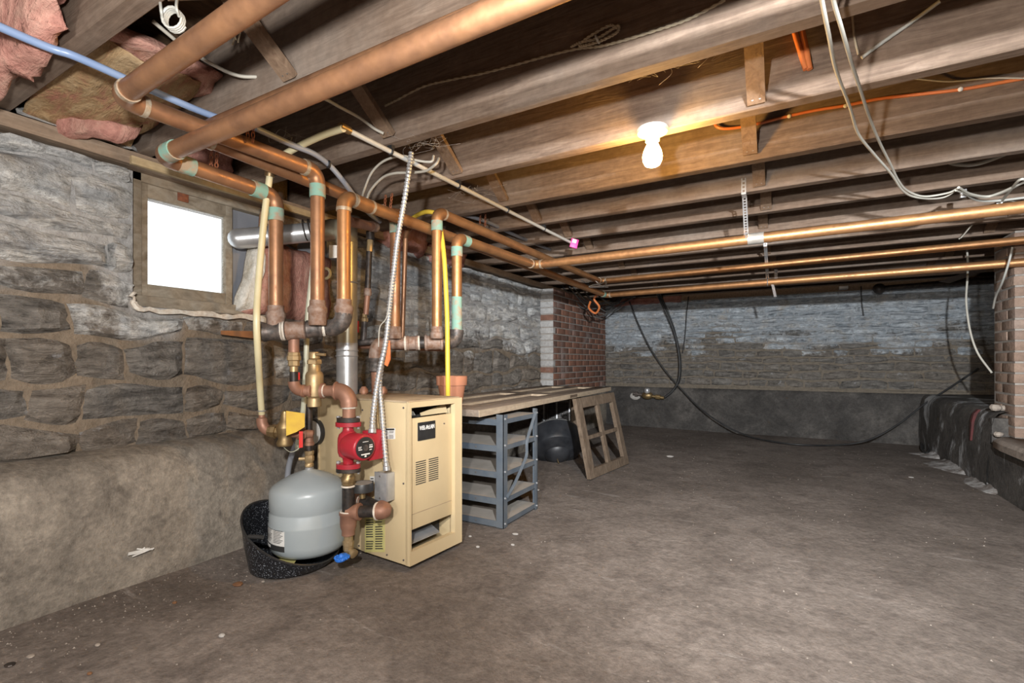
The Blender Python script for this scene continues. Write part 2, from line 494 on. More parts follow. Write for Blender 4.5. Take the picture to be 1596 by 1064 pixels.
simple('grit', (0.16, 0.13, 0.105), (0.30, 0.26, 0.22), 0.95, 0.0, 6, world=True)
simple('chip_white', (0.42, 0.40, 0.37), (0.33, 0.31, 0.29), 0.9, 0.0, 30)
simple('leaf_brown', (0.20, 0.095, 0.04), (0.13, 0.06, 0.03), 0.9, 0.0, 30)
simple('mesh_grey', (0.20, 0.20, 0.20), (0.15, 0.15, 0.15), 0.5, 0.5, 9)
simple('silver_tape', (0.55, 0.53, 0.49), (0.43, 0.41, 0.38), 0.35, 0.6, 25)
simple('brick_mortar', (0.34, 0.31, 0.28), (0.25, 0.225, 0.20), 0.95, 0.0, 30, 0.5, world=True)
simple('drip_red', (0.10, 0.018, 0.018), (0.06, 0.015, 0.015), 0.8)
nt, b = newmat('lime')
setb(b, rough=0.95, spec=0.1)
nt.links.new(ramp(nt, nz(nt, coords(nt, True), 9, 8, 0.72), [(0.42, (0.15, 0.13, 0.118)), (0.58, (0.40, 0.39, 0.38))]), b.inputs['Base Color'])
simple('cobweb', (0.35, 0.31, 0.27), None, 0.9)

def brick_material(name, c0, c1, white):
    nt, b = newmat(name)
    setb(b, rough=0.9, spec=0.2)
    vec = coords(nt, True)
    n1 = nz(nt, vec, 2.0, 5, 0.6); n2 = nz(nt, vec, 30, 5, 0.65)
    col = mixc(nt, rnd(nt), c0, c1)
    col = mixc(nt, ramp(nt, n1, [(0.52, 0.0), (0.72, white)]), col, (0.30, 0.27, 0.26))
    col = mixc(nt, 0.5, col, ramp(nt, n2, [(0.3, 0.55), (0.7, 1.3)]), 'MULTIPLY')
    nt.links.new(col, b.inputs['Base Color'])
    bump(nt, b, n2, 0.6, 0.012)
brick_material('brick_red', (0.24, 0.118, 0.08), (0.135, 0.082, 0.066), 0.95)
brick_material('brick_brown', (0.33, 0.235, 0.18), (0.25, 0.175, 0.135), 0.4)
brick_material('brick_white', (0.42, 0.41, 0.40), (0.34, 0.33, 0.32), 0.3)

def insulation_material(name, a, b2, c):
    nt, b = newmat(name)
    setb(b, rough=1.0, spec=0.05)
    vec = coords(nt, False, (1, 3, 1))
    n1 = nz(nt, vec, 6, 7, 0.65, 0.8); n2 = nz(nt, coords(nt), 55, 5, 0.7)
    col = ramp(nt, n1, [(0.3, a), (0.5, b2), (0.72, c)])
    col = mixc(nt, 0.4, col, ramp(nt, n2, [(0.3, 0.5), (0.7, 1.35)]), 'MULTIPLY')
    nt.links.new(col, b.inputs['Base Color'])
    bump(nt, b, mth(nt, 'ADD', n1, mth(nt, 'MULTIPLY', n2, 0.4)), 0.9, 0.02)
insulation_material('insulation_pink', (0.33, 0.14, 0.115), (0.50, 0.26, 0.21), (0.60, 0.38, 0.30))
insulation_material('insulation_kraft', (0.42, 0.17, 0.13), (0.42, 0.28, 0.15), (0.56, 0.42, 0.26))
insulation_material('insulation_dirty', (0.22, 0.10, 0.085), (0.36, 0.18, 0.15), (0.45, 0.26, 0.22))

# speckled black enamel
nt, b = newmat('speckled_enamel')
setb(b, rough=0.35)
sv = ramp(nt, nz(nt, coords(nt), 190, 2, 0.5), [(0.60, 0.0), (0.66, 1.0)])
nt.links.new(mixc(nt, sv, (0.012, 0.013, 0.016), (0.22, 0.24, 0.27)), b.inputs['Base Color'])
# window glass: thin dusty pane
nt, b = newmat('dusty_glass')
out = nt.nodes['Material Output']
tr = nd(nt, 'ShaderNodeBsdfTransparent'); gl = nd(nt, 'ShaderNodeBsdfGlossy'); df = nd(nt, 'ShaderNodeBsdfTranslucent')
gl.inputs['Roughness'].default_value = 0.08
tr.inputs['Color'].default_value = (0.96, 0.97, 0.97, 1)
df.inputs['Color'].default_value = (0.8, 0.82, 0.82, 1)
m1 = nd(nt, 'ShaderNodeMixShader'); m1.inputs[0].default_value = 0.15
m2 = nd(nt, 'ShaderNodeMixShader'); m2.inputs[0].default_value = 0.05
nt.links.new(tr.outputs[0], m1.inputs[1]); nt.links.new(df.outputs[0], m1.inputs[2])
nt.links.new(m1.outputs[0], m2.inputs[1]); nt.links.new(gl.outputs[0], m2.inputs[2])
nt.links.new(m2.outputs[0], out.inputs['Surface'])
# lit bulb
nt, b = newmat('bulb_lit')
setb(b, (1, 0.9, 0.7), 0.3)
b.inputs['Emission Color'].default_value = (1.0, 0.55, 0.14, 1)
b.inputs['Emission Strength'].default_value = 420

# ================================================================== THE SETTING
ZJ = 1.69            # underside of the joists
XW, YB = -2.30, 6.42  # mortar planes of the left and back walls
def S(name, label=None):
    o = thing(name, label, None, (0, 0, 0)); o['kind'] = 'structure'; return o

# floor: one slab, slightly uneven
def grid(x0, x1, y0, y1, nx, ny, zf):
    mb = MB(); vs = []; fs = []
    for j in range(ny + 1):
        for i in range(nx + 1):
            x = x0 + (x1 - x0) * i / nx; y = y0 + (y1 - y0) * j / ny
            vs.append((x, y, zf(x, y)))
    for j in range(ny):
        for i in range(nx):
            a = j * (nx + 1) + i
            fs.append((a, a + 1, a + nx + 2, a + nx + 1))
    return mb.add(vs, fs)
def floor_z(x, y):
    e = max(0.0, min(1.0, (x + 2.2) / 0.35))
    bank = 0.035 * (1 - e) ** 2 if y < 1.5 else 0.02 * (1 - e) ** 2      # silt banked against the footing
    return -0.006 + 0.008 * noise.noise(V((x * 0.9, y * 0.9, 3.0))) + bank + 0.003 * noise.noise(V((x * 6, y * 6, 1)))
fl = solo('floor', grid(-2.35, 2.9, -2.7, 6.6, 105, 180, floor_z), 'floor_concrete', 'worn grey-brown concrete basement floor', None, kind='structure', loc=(0, 0, 0), sharp=180)

# ---------- walls of rubble stone
WIN = (0.95, 1.90, 1.075, 1.645)     # y0 y1 z0 z1 of the window opening
rng = random.Random(7)
def rubble(parent, f, u0, u1, v0, v1, rowh, lens, dep, mat, hole=None, seed=1, gap=0.010, amp=0.012, rough=0.03, fine=True):
    """every stone is its own rough-faced mesh; f(u, v, d) puts wall coordinates into the room"""
    R = random.Random(seed)
    rows = [v0]
    while rows[-1] < v1 - rowh[0] * 0.8:
        rows.append(rows[-1] + R.uniform(*rowh))
    rows[-1] = v1
    ph = [[R.uniform(0, 6.28) for _ in range(3)] for _ in rows]
    def edge(i, u):
        if i == 0 or i == len(rows) - 1: return rows[i]
        p = ph[i]
        return rows[i] + amp * (math.sin(u * 3.1 + p[0]) + 0.7 * math.sin(u * 7.7 + p[1]) + 0.5 * math.sin(u * 17 + p[2]))
    po = origin_of(parent)
    n = 0
    for i in range(len(rows) - 1):
        spans = [(u0, u1)]
        if hole and rows[i + 1] > hole[2] + 0.02 and rows[i] < hole[3]:
            spans = [(u0, hole[0] - 0.005), (hole[1] + 0.005, u1)]
        for a, b_ in spans:
            u = a - (R.uniform(0, 0.15) if a == u0 else 0)
            while u < b_ - 0.03:
                L = R.uniform(*lens)
                e = u + L
                if b_ - e < lens[0] * 0.6: e = b_
                g = gap * R.uniform(0.5, 1.6)
                h = rows[i + 1] - rows[i]
                d = dep * R.uniform(0.35, 1.3)
                tu, tv = R.uniform(-0.5, 0.5) * d, R.uniform(-0.6, 0.6) * d
                sk0, sk1 = R.uniform(-0.03, 0.03), R.uniform(-0.03, 0.03)
                sd_ = R.uniform(0, 90)
                ck = [R.uniform(0.0, 0.42) for _ in range(4)]
                NU, NV = max(4, min(11, int((e - u) / 0.045))), (5 if fine else 4)
                vs = []
                for jj in range(NV + 1):
                    t = jj / NV
                    for ii in range(NU + 1):
                        s_ = ii / NU
                        ua = u + g + sk0 * (t - 0.5); ub = e - g + sk1 * (t - 0.5)
                        uu = ua + (ub - ua) * s_
                        # knocked-off corners pull the row ends in
                        ca = (1 - s_) ** 3; cb = s_ ** 3
                        lo_ = edge(i, uu) + g + h * 0.5 * (ck[0] * ca + ck[1] * cb)
                        hi_ = edge(i + 1, uu) - g - h * 0.5 * (ck[3] * ca + ck[2] * cb)
                        vv = lo_ + (hi_ - lo_) * t
                        rim = min(ii, NU - ii, jj, NV - jj)
                        q_ = V((uu * 7 + sd_, vv * 22, sd_))
                        rid = abs(noise.noise(q_)) * 0.9 + 0.5 * abs(noise.noise(q_ * 2.3))
                        if rim == 0:
                            x = 0.001
                            jx, jy = noise.noise(q_ * 1.7) * 0.010, noise.noise(q_ * 1.7 + V((5, 5, 5))) * 0.007
                        else:
                            x = d * (0.75 if rim == 1 else 1.0) + rough * (rid - 0.35) + tu * (s_ - 0.5) * 2 + tv * (t - 0.5) * 2
                            jx, jy = noise.noise(q_ * 3.1) * 0.010, noise.noise(q_ * 3.1 + V((7, 0, 0))) * 0.006
                            if rim == 1:      # shoulders sit close to the outline
                                uu += (-0.012 if ii == 1 else 0.012 if ii == NU - 1 else 0) * min(1, (e - u) / NU / 0.02)
                                vv += (-0.35 if jj == 1 else 0.35 if jj == NV - 1 else 0) * (hi_ - lo_) / NV
                        vs.append(f(uu + jx, vv + jy, x if rim == 0 else max(x, 0.009 + 0.004 * rid)))
                fs = []
                for jj in range(NV):
                    for ii in range(NU):
                        k = jj * (NU + 1) + ii
                        fs.append((k, k + 1, k + NU + 2, k + NU + 1))
                cu, cv = (u + e) / 2, (rows[i] + rows[i + 1]) / 2
                c = f(cu, cv, 0)
                part('stone', MB().add(vs, fs), mat, parent, loc=c, sharp=24)
                n += 1
                u = e
    return n

wl = S('wall_left', 'rubble stone basement wall with flaking limewash above a concrete footing')
mb = MB()
mb.box(XW - 0.26, XW, -2.7, WIN[0], 0, 1.62)
mb.box(XW - 0.26, XW, WIN[1], 6.68, 0, 1.62)
mb.box(XW - 0.26, XW, WIN[0], WIN[1], 0, WIN[2])
mb.box(XW - 0.26, XW, WIN[0], WIN[1], WIN[3], 1.66)
part('mortar', mb, 'mortar_left', wl)
fL = lambda u, v, d: V((XW + d, u, v))
n1 = rubble(wl, fL, 0.05, 4.69, 0.50, 1.63, (0.075, 0.185), (0.13, 0.60), 0.030, 'stone_left', WIN, 11, 0.0035, 0.020, 0.040)
for k, (ya, yb) in enumerate(((0.10, 0.33), (0.33, 0.52), (0.60, 0.80), (0.80, 0.95), (1.03, 1.20))):
    mb = grid(0, 1, 0, 1, 7, 7, lambda a, b_: 0)
    mb.v = [V((XW - 0.12 + 0.16 * p.y + 0.02 * noise.noise(V((p.x * 4, p.y * 4, k * 5.0))), ya + (yb - ya) * p.x, 1.688 + (0.085 + 0.05 * noise.noise(V((p.x * 3, p.y * 3, k * 9.0)))) * (1 - p.y ** 2))) for p in mb.v]
    part('stone', mb, 'stone_left', wl, loc=(XW, ya, 1.69), sharp=24)
# broken mortar fillet round the window opening
mb = MB()
R2 = random.Random(5)
pl = [(WIN[0] - 0.015, WIN[2] + 0.05), (WIN[0] - 0.012, WIN[2] + 0.02), (WIN[0] + 0.02, WIN[2] - 0.012), (1.2, WIN[2] - 0.018), (1.4, WIN[2] - 0.01), (1.55, WIN[2] - 0.02)]
pp = spline([(XW + 0.035, a, b_) for a, b_ in pl], 6)
mb.tube([p + V((0, R2.uniform(-0.006, 0.006), R2.uniform(-0.006, 0.006))) for p in pp], lambda t: 0.004 + 0.007 * t + R2.uniform(0, 0.007), 6)
part('mortar_fillet', mb, 'pipe_dope', wl)
# concrete footing ledge, worn and rounded
def ledge(x_front, x_back, zt, y0, y1, ny, prof_n=8, amp=0.012, axis='x', sgn=1):
    prof = [(0.0, -0.05), (0.0, 0.12), (0.012, 0.26), (0.02, zt - 0.10), (0.032, zt - 0.045), (0.055, zt - 0.015), (0.09, zt), (abs(x_back - x_front), zt + 0.02), (abs(x_back - x_front) + 0.05, zt + 0.02)]
    vs = []; fs = []; k = len(prof)
    for j in range(ny + 1):
        y = y0 + (y1 - y0) * j / ny
        for i, (dx, z) in enumerate(prof):
            q = noise.noise(V((y * 2.3, z * 5 + i, 4.0))) * amp + noise.noise(V((y * 9, z * 11 + i, 9))) * amp * 0.35
            x = x_front + math.copysign(1, x_back - x_front) * (dx + q)
            zz = z + (q * 0.6 if i > 2 else 0)
            vs.append(V((x, y, zz)) if axis == 'x' else V((y, x, zz)))
    for j in range(ny):
        for i in range(k - 1):
            fs.append((j * k + i, (j + 1) * k + i, (j + 1) * k + i + 1, j * k + i + 1))
    return MB().add(vs, fs)
part('concrete_footing', ledge(-2.12, XW, 0.495, -2.7, 6.5, 120), 'ledge_concrete', wl, sharp=60)

wb = S('wall_back', 'far rubble stone wall, pale limewash above bare dark stone')
part('mortar', MB().box(-2.6, 2.9, YB, YB + 0.26, 0, 1.62), 'mortar_back', wb)
fB = lambda u, v, d: V((u, YB - d, v))
n2 = rubble(wb, fB, -2.14, 1.95, 0.55, 1.62, (0.062, 0.098), (0.13, 0.34), 0.022, 'stone_back', None, 23, 0.005, 0.009, 0.028, False)
part('concrete_footing', ledge(6.355, YB, 0.525, -2.2, 2.9, 90, axis='y'), 'ledge_back', wb, sharp=60)

wr = S('wall_right', 'low stained concrete wall with lime streaks on the right')
part('concrete_footing', ledge(1.175, 2.0, 0.515, 4.40, 6.4, 60, amp=0.007), 'ledge_right', wr, sharp=60)
mb = MB(); mb.box(1.30, 2.85, 4.44, 6.42, 0, 0.517); mb.box(1.20, 1.40, 4.41, 4.452, 0, 0.47)
part('footing_core', mb, 'ledge_right', wr)
mb = MB(); mb.box(1.185, 2.85, -2.7, 4.46, -0.03, 0.30)
part('concrete_step', mb, 'ledge_right', wr)
# rounded hearth-like slab on the step
o = [(1.15, -2.6), (1.15, 3.6), (1.152, 4.1), (1.17, 4.28), (1.22, 4.37), (1.32, 4.42), (2.85, 4.43), (2.85, -2.6)]
vs = [V((x, y, 0.295)) for x, y in o] + [V((x, y, 0.335)) for x, y in o] + [V((x + (0.02 if x < 1.4 else 0), y - (0.02 if y > 4.2 else 0), 0.355)) for x, y in o]
K = len(o)
fs = [tuple(range(K))[::-1], tuple(range(2 * K, 3 * K))] + [(a * K + i, a * K + (i + 1) % K, (a + 1) * K + (i + 1) % K, (a + 1) * K + i) for a in range(2) for i in range(K)]
part('slab', MB().add(vs, fs), 'slab_concrete', wr, 'smooth pale slab with a rounded corner')
part('masonry', MB().box(2.85, 3.1, -2.7, 6.68, 0, 2.03), 'mortar_back', wr)
solo('wall_front', MB().box(-2.6, 3.1, -2.95, -2.7, 0, 2.03), 'mortar_left', 'stone end wall', None, kind='structure')

# ---------- ceiling: subfloor planks, joists and cross bridging
ce = S('ceiling', 'open ceiling of dark old joists under subfloor planks')
jx0, jx1, jt, jd = -2.5, 2.95, 0.052, 0.285
def joist_mesh():
    nx = 26; vs = []; fs = []
    for i in range(nx + 1):
        x = jx0 + (jx1 - jx0) * i / nx
        for (y, z) in ((0, 0.004), (0.004, 0), (jt - 0.004, 0), (jt, 0.004), (jt, jd), (0, jd)):
            e = 0.003 * noise.noise(V((x * 3, y * 50, z * 9)))
            vs.append(V((x, y + e, z + (e if z < 0.1 else 0))))
    for i in range(nx):
        for k in range(6):
            fs.append((i * 6 + k, i * 6 + (k + 1) % 6, (i + 1) * 6 + (k + 1) % 6, (i + 1) * 6 + k))
    fs += [tuple(range(6)), tuple(range(nx * 6, nx * 6 + 6))[::-1]]
    return to_mesh('joist', MB().add(vs, fs), 'joist_wood', V((0, 0, 0)))
jm = joist_mesh()
JY = [0.533 + 0.4265 * k for k in range(-7, 14)]      # near face of every joist
for k, y in enumerate(JY):
    j = bpy.data.objects.new('joist', jm); C.objects.link(j); j.parent = ce
    j.location = (0, y, ZJ + 0.006 * math.sin(k * 2.1)); j.rotation_euler = (0, 0.0015 * math.sin(k * 1.7), 0.003 * math.sin(k * 3.3))
pm = to_mesh('plank', MB().box(-0.074, 0.074, -2.7, 6.6, 0, 0.022, bev=0.003), 'plank_wood', V((0, 0, 0)))
x = -2.52
while x < 2.95:
    p = bpy.data.objects.new('plank', pm); C.objects.link(p); p.parent = ce
    p.location = (x, 0, ZJ + jd + rng.uniform(0, 0.006)); x += 0.152
part('light_seal', MB().box(-2.65, 3.15, -3.0, 6.75, ZJ + jd + 0.026, ZJ + jd + 0.06), 'plank_wood', ce)  # unseen cover added to stop daylight leaking between the planks
# bridging
def strut(p0, p1, wx, t):
    p0, p1 = V(p0), V(p1)
    d = (p1 - p0).normalized(); n_ = V((1, 0, 0)); m_ = d.cross(n_).normalized()
    return MB().hexa([p0 - n_ * wx - m_ * t, p0 + n_ * wx - m_ * t, p0 + n_ * wx + m_ * t, p0 - n_ * wx + m_ * t,
                      p1 - n_ * wx - m_ * t, p1 + n_ * wx - m_ * t, p1 + n_ * wx + m_ * t, p1 - n_ * wx + m_ * t])
for bx in (-1.31, -0.11, 1.15):
    for k in range(6, 20):
        y0, y1 = JY[k] + jt, JY[k + 1]
        if bx > -1 and k < 9: continue
        xx = bx + rng.uniform(-0.025, 0.025)
        s = part('bridging', strut((xx, y1 - 0.008, ZJ + 0.022), (xx, y0 + 0.004, ZJ + jd - 0.012), 0.027, 0.010), 'brace_wood', ce)
        if k < 14:
            for sx in (-0.011, 0.011):
                part('nail_head', MB().cyl((xx + sx, y1 - 0.022, ZJ + 0.027), (xx + sx, y1 - 0.028, ZJ + 0.024), 0.004, seg=8), 'nail', s)
        part('bridging', strut((xx + 0.065, y0 + 0.008, ZJ + 0.022), (xx + 0.065, y1 - 0.004, ZJ + jd - 0.012), 0.027, 0.010), 'brace_wood', ce)
part('blocking', MB().box(-1.32, -1.02, 0.59, 0.64, 1.87, 1.92), 'joist_wood', ce)
# sill plates and rim boards that carry the joists
t1 = S('trim_1', 'timber sill plate on top of the left stone wall')
part('sill_plate', MB().box(XW - 0.26, XW + 0.035, -2.7, 6.68, 1.635, ZJ - 0.004), 'sill_wood', t1)
part('rim_board', MB().box(XW - 0.30, XW - 0.22, -2.7, 6.68, 1.60, 2.0), 'joist_wood', t1)
part('lath_strip', MB().box(XW + 0.034, XW + 0.052, 0.925, 2.05, 1.632, 1.664), 'lath_wood', t1, 'pale yellow wooden strip above the window')
t2 = S('trim_2', 'timber sill plate on top of the far stone wall')
part('sill_plate', MB().box(-2.6, 2.95, YB - 0.02, YB + 0.26, 1.62, ZJ - 0.004), 'sill_wood', t2)
part('rim_board', MB().box(-2.6, 2.95, YB + 0.20, YB + 0.26, 1.62, 2.0), 'joist_wood', t2)

# ---------- window
w1 = S('window_1', 'small basement window in a weathered wooden frame, bright white daylight behind')
xg = -2.36
fr = lambda y0, y1, z0, z1, x0=-0.035, x1=0.03: MB().box(xg + x0, xg + x1, y0, y1, z0, z1, bev=0.004)
part('jamb', fr(0.952, 1.0, 1.075, 1.64, -0.16, 0.02), 'frame_wood', w1)
part('sill', fr(0.952, 1.9, 1.078, 1.125, -0.16, 0.035), 'frame_wood', w1)
part('head', fr(0.952, 1.9, 1.60, 1.642, -0.16, 0.02), 'frame_wood', w1)
part('jamb', fr(1.86, 1.9, 1.075, 1.64, -0.16, 0.02), 'frame_wood', w1)
part('sash_stile', fr(0.985, 1.027, 1.11, 1.61, -0.03, 0.008), 'frame_wood', w1)
part('sash_stile', fr(1.352, 1.385, 1.11, 1.61, -0.03, 0.012), 'frame_wood', w1)
part('sash_rail', fr(1.0, 1.385, 1.105, 1.178, -0.03, 0.006), 'frame_wood', w1)
part('sash_rail', fr(1.0, 1.385, 1.546, 1.612, -0.03, 0.006), 'frame_wood', w1)
part('pane', MB().box(xg - 0.014, xg - 0.010, 1.02, 1.36, 1.17, 1.55), 'dusty_glass', w1)
part('latch', MB().box(xg + 0.006, xg + 0.014, 1.14, 1.185, 1.565, 1.605, bev=0.003), 'rust', w1, 'small rusty hinge plate')
part('side_panel', MB().box(xg - 0.03, xg - 0.02, 1.385, 1.88, 1.12, 1.61), 'pex_grey', w1, 'dark boarded-up half of the window')

# ---------- brick pier at the far end of the left wall
xf, yp0, yp1 = -2.15, 4.69, 6.40
bp = part('brick_pier', MB().box(XW - 0.1, xf - 0.008, yp0 + 0.008, yp1, 0.5, 1.63), 'brick_mortar', wl, 'flat red brick pier with a whitewashed edge')
R3 = random.Random(3)
cz, ci = 0.52, 0
bl, bh, jn = 0.205, 0.058, 0.012
bmesh_cache = {}
def brick_mesh(L, D, H, mat):
    key = (round(L, 3), round(D, 3), round(H, 3), mat)
    if key not in bmesh_cache:
        bmesh_cache[key] = to_mesh('brick', MB().box(-L / 2, L / 2, -D / 2, D / 2, -H / 2, H / 2, bev=0.004), mat, V((0, 0, 0)))
    return bmesh_cache[key]
def brick(parent, c, L, D, H, rz, mat):
    o_ = bpy.data.objects.new('brick', brick_mesh(L, D, H, mat)); C.objects.link(o_)
    o_.parent = parent; o_.location = V(c) - origin_of(parent); o_.rotation_euler = (0, 0, rz)
while cz < 1.62:
    z = cz + bh / 2
    y = yp0 + 0.006
    first = True
    off = (ci % 2) * 0.107
    head = (ci % 6 == 5)
    while y < yp1 - 0.02:
        L = (bl * 0.48 if first and off else (0.098 if head else bl))
        e = min(y + L, yp1)
        brick(bp, (xf - 0.045 + R3.uniform(-0.004, 0.004), (y + e) / 2, z), e - y, 0.09, bh, math.pi / 2, 'brick_red')
        y = e + jn; first = False
    brick(bp, (xf - 0.06 - 0.10 / 2 + 0.03, yp0 + 0.03, z), 0.155, 0.065, bh, 0, 'brick_white' if R3.random() > 0.15 else 'brick_red')
    cz += bh + jn; ci += 1

# ---------- brick pillar on the right
pi = thing('brick_pillar', 'brown brick pillar standing on the low concrete wall at the right', 'brick pillar', (1.5, 4.5, 0.36))
px0, px1, py0, py1 = 1.28, 1.86, 4.31, 4.67
part('mortar_core', MB().box(px0 + 0.004, px1 - 0.004, py0 + 0.004, py1 - 0.004, 0.356, ZJ), 'brick_mortar', pi)
cz, ci = 0.36, 0
while cz < ZJ - 0.05:
    z = cz + bh / 2
    off = (ci % 2)
    y = py0
    for L in ((0.112, 0.205, 0.02) if off else (0.205, 0.132)):
        if L > 0.03: brick(pi, (px0 + 0.045 + R3.uniform(-0.003, 0.003), y + L / 2, z), L, 0.09, bh, math.pi / 2, 'brick_brown')
        y += L + jn
    x = px0 + 0.095
    while x < px1 - 0.03:
        L = min(bl if not (off and x < px0 + 0.11) else 0.1, px1 - x)
        brick(pi, (x + L / 2, py0 + 0.045 + R3.uniform(-0.003, 0.003), z), L, 0.09, bh, 0, 'brick_brown')
        x += L + jn
    cz += bh + jn; ci += 1
for k in range(9):
    xx, yy = 1.245 + R3.uniform(-0.03, 0.05), 4.30 + R3.uniform(0.0, 0.3)
    r = R3.uniform(0.018, 0.04)
    mb = MB().ball((0, 0, 0), r, r * 0.8, r * 0.7, 8, 5)
    zb = 0.52 if yy > 4.46 else 0.357
    mb.v = [v * (1 + 0.35 * noise.noise(v * 30 + V((k, 0, 0)))) + V((xx, yy, zb + r * 0.55)) for v in mb.v]
    solo('rubble_stone', mb, 'pebble', 'small broken rubble stone heaped against the brown brick pillar', 'stone', 'rubble at the foot of the brick pillar', sharp=25)

# ================================================================== BOILER
c0 = at(635.4, 882, Z=0.02); c1 = at(716.9, 843, Z=0.02)
bu = (c1 - c0); BWID = bu.length; bu.normalize()
bw = V((-bu.y, bu.x, 0))                      # towards the back (away from the front face)
if bw.x > 0: bw = -bw
BH = 0.02 + (882 - 626.8) / FPX * (c0.dot(FW))
BD = 0.60
B = lambda u, w_, z: c0.xy.to_3d() + bu * u + bw * w_ + V((0, 0, z))
bm_ = lambda q: B(q.x, q.y, q.z)
def bbox(u0, u1, w0, w1, z0, z1, bev=0.0):
    return MB().box(u0, u1, w0, w1, z0, z1, m=bm_, bev=bev)
z0b = 0.02
boiler = thing('boiler', 'beige sheet metal gas boiler with black nameplate and louvred front panel', 'boiler', B(BWID / 2, BD / 2, 0))
seam = 0.29
part('side_panel', bbox(0, 0.012, 0.0, seam, z0b, BH, 0.002), 'boiler_enamel', boiler)
part('rear_side_panel', bbox(0.004, 0.016, seam + 0.003, BD, z0b, BH - 0.004, 0.002), 'boiler_enamel', boiler)
part('side_panel', bbox(BWID - 0.012, BWID, 0.0, BD, z0b, BH, 0.002), 'boiler_enamel', boiler)
part('back_panel', bbox(0.0, BWID, BD - 0.01, BD, z0b, BH - 0.004), 'boiler_enamel', boiler)
part('top_panel', bbox(0.0, BWID, 0.004, BD, BH - 0.006, BH + 0.004, 0.002), 'boiler_top', boiler, 'dusty brown jacket top')
part('combustion_box', bbox(0.02, BWID - 0.02, 0.11, BD - 0.02, z0b + 0.03, BH - 0.02), 'boiler_dark', boiler)
part('base_pan', bbox(0.012, BWID - 0.012, 0.012, BD - 0.02, z0b, z0b + 0.012), 'boiler_enamel', boiler)
H = BH - z0b
v2z = lambda v: z0b + H * v
ff = MB()   # front frame: four rails with mitred look
iu0, iu1, iv0, iv1 = 0.03 * BWID, 0.85 * BWID, v2z(0.085), v2z(0.965)
for u0, u1, za, zb in ((0, iu0, z0b, BH), (iu1, BWID, z0b, BH), (iu0, iu1, z0b, iv0), (iu0, iu1, iv1, BH)):
    ff.box(u0, u1, -0.012, 0.012, za, zb, m=bm_)
part('front_frame', ff, 'boiler_enamel', boiler)
door = part('front_panel', bbox(iu0 + 0.002, iu1 - 0.001, 0.006, 0.02, v2z(0.205), v2z(0.895), 0.002), 'boiler_enamel', boiler)
part('panel_seam', bbox(iu0 + 0.01, iu1 - 0.004, 0.0045, 0.006, v2z(0.30), v2z(0.303)), 'boiler_top', door)
pu0, pu1, pz0, pz1 = 0.185 * BWID, 0.505 * BWID, v2z(0.750), v2z(0.865)
plate = part('nameplate', bbox(pu0, pu1, 0.001, 0.006, pz0, pz1, 0.002), 'black_plastic', door, 'black nameplate')
for col in range(2):
    for k in range(11):
        ua = (0.155 + 0.235 * col) * BWID; ub = ua + 0.18 * BWID
        za = v2z(0.615) - k * 0.0138 * H
        part('louvre_slot', MB().box(ua, ub, 0.0042, 0.0072, za, za + 0.0034, m=bm_), 'boiler_dark', door)
part('screw', MB().cyl(B(0.68 * BWID, 0.006, v2z(0.835)), B(0.68 * BWID, 0.001, v2z(0.835)), 0.003, seg=8), 'nail', door)
for zz in (0.03, 0.5, 0.965):
    part('screw', MB().cyl(B(0.0, 0.022, v2z(zz)), B(-0.004, 0.022, v2z(zz)), 0.0038, seg=8), 'nail', boiler)
for ww in (0.12, 0.30):
    part('screw', MB().cyl(B(0.0, ww, v2z(0.03)), B(-0.004, ww, v2z(0.03)), 0.0038, seg=8), 'nail', boiler)
part('screw', MB().cyl(B(0.0, 0.275, v2z(0.93)), B(-0.004, 0.275, v2z(0.93)), 0.0038, seg=8), 'nail', boiler)
part('burner_tray', MB().hexa([B(iu0 + 0.01, 0.03, v2z(0.10)), B(iu1 * 0.8, 0.03, v2z(0.10)), B(iu1 * 0.8, 0.105, v2z(0.15)), B(iu0 + 0.01, 0.105, v2z(0.15)),
                               B(iu0 + 0.01, 0.03, v2z(0.105)), B(iu1 * 0.8, 0.03, v2z(0.105)), B(iu1 * 0.8, 0.105, v2z(0.157)), B(iu0 + 0.01, 0.105, v2z(0.157))]), 'galvanised', boiler, 'bare grey metal burner tray')
part('inner_flap', MB().hexa([B(iu0 + 0.10, 0.03, v2z(0.90)), B(iu1 - 0.002, 0.03, v2z(0.90)), B(iu1 - 0.002, 0.035, v2z(0.90)), B(iu0 + 0.10, 0.035, v2z(0.90)),
                              B(iu0 + 0.11, 0.045, v2z(0.915)), B(iu1 - 0.002, 0.045, v2z(0.955)), B(iu1 - 0.002, 0.05, v2z(0.955)), B(iu0 + 0.11, 0.05, v2z(0.915))]), 'boiler_enamel', boiler)
mb = MB()
for k in range(6):
    a = B(iu0 + 0.015 + 0.007 * k, 0.045, v2z(0.90)); mb.tube(spline([a, a + V((0, 0.004, 0.014)), a + bu * 0.012 + V((0, 0, 0.022)), a + bu * 0.026 + V((0, 0, 0.004))], 4), 0.0016, 5)
part('control_wires', mb, 'cable_white', boiler)
for u, w_ in ((0.05, 0.09), (BWID - 0.05, 0.05), (0.05, BD - 0.06), (BWID - 0.05, BD - 0.06)):
    part('foot', MB().cyl(B(u, w_, 0.0), B(u, w_, z0b + 0.004), 0.016, seg=12), 'galvanised', boiler)
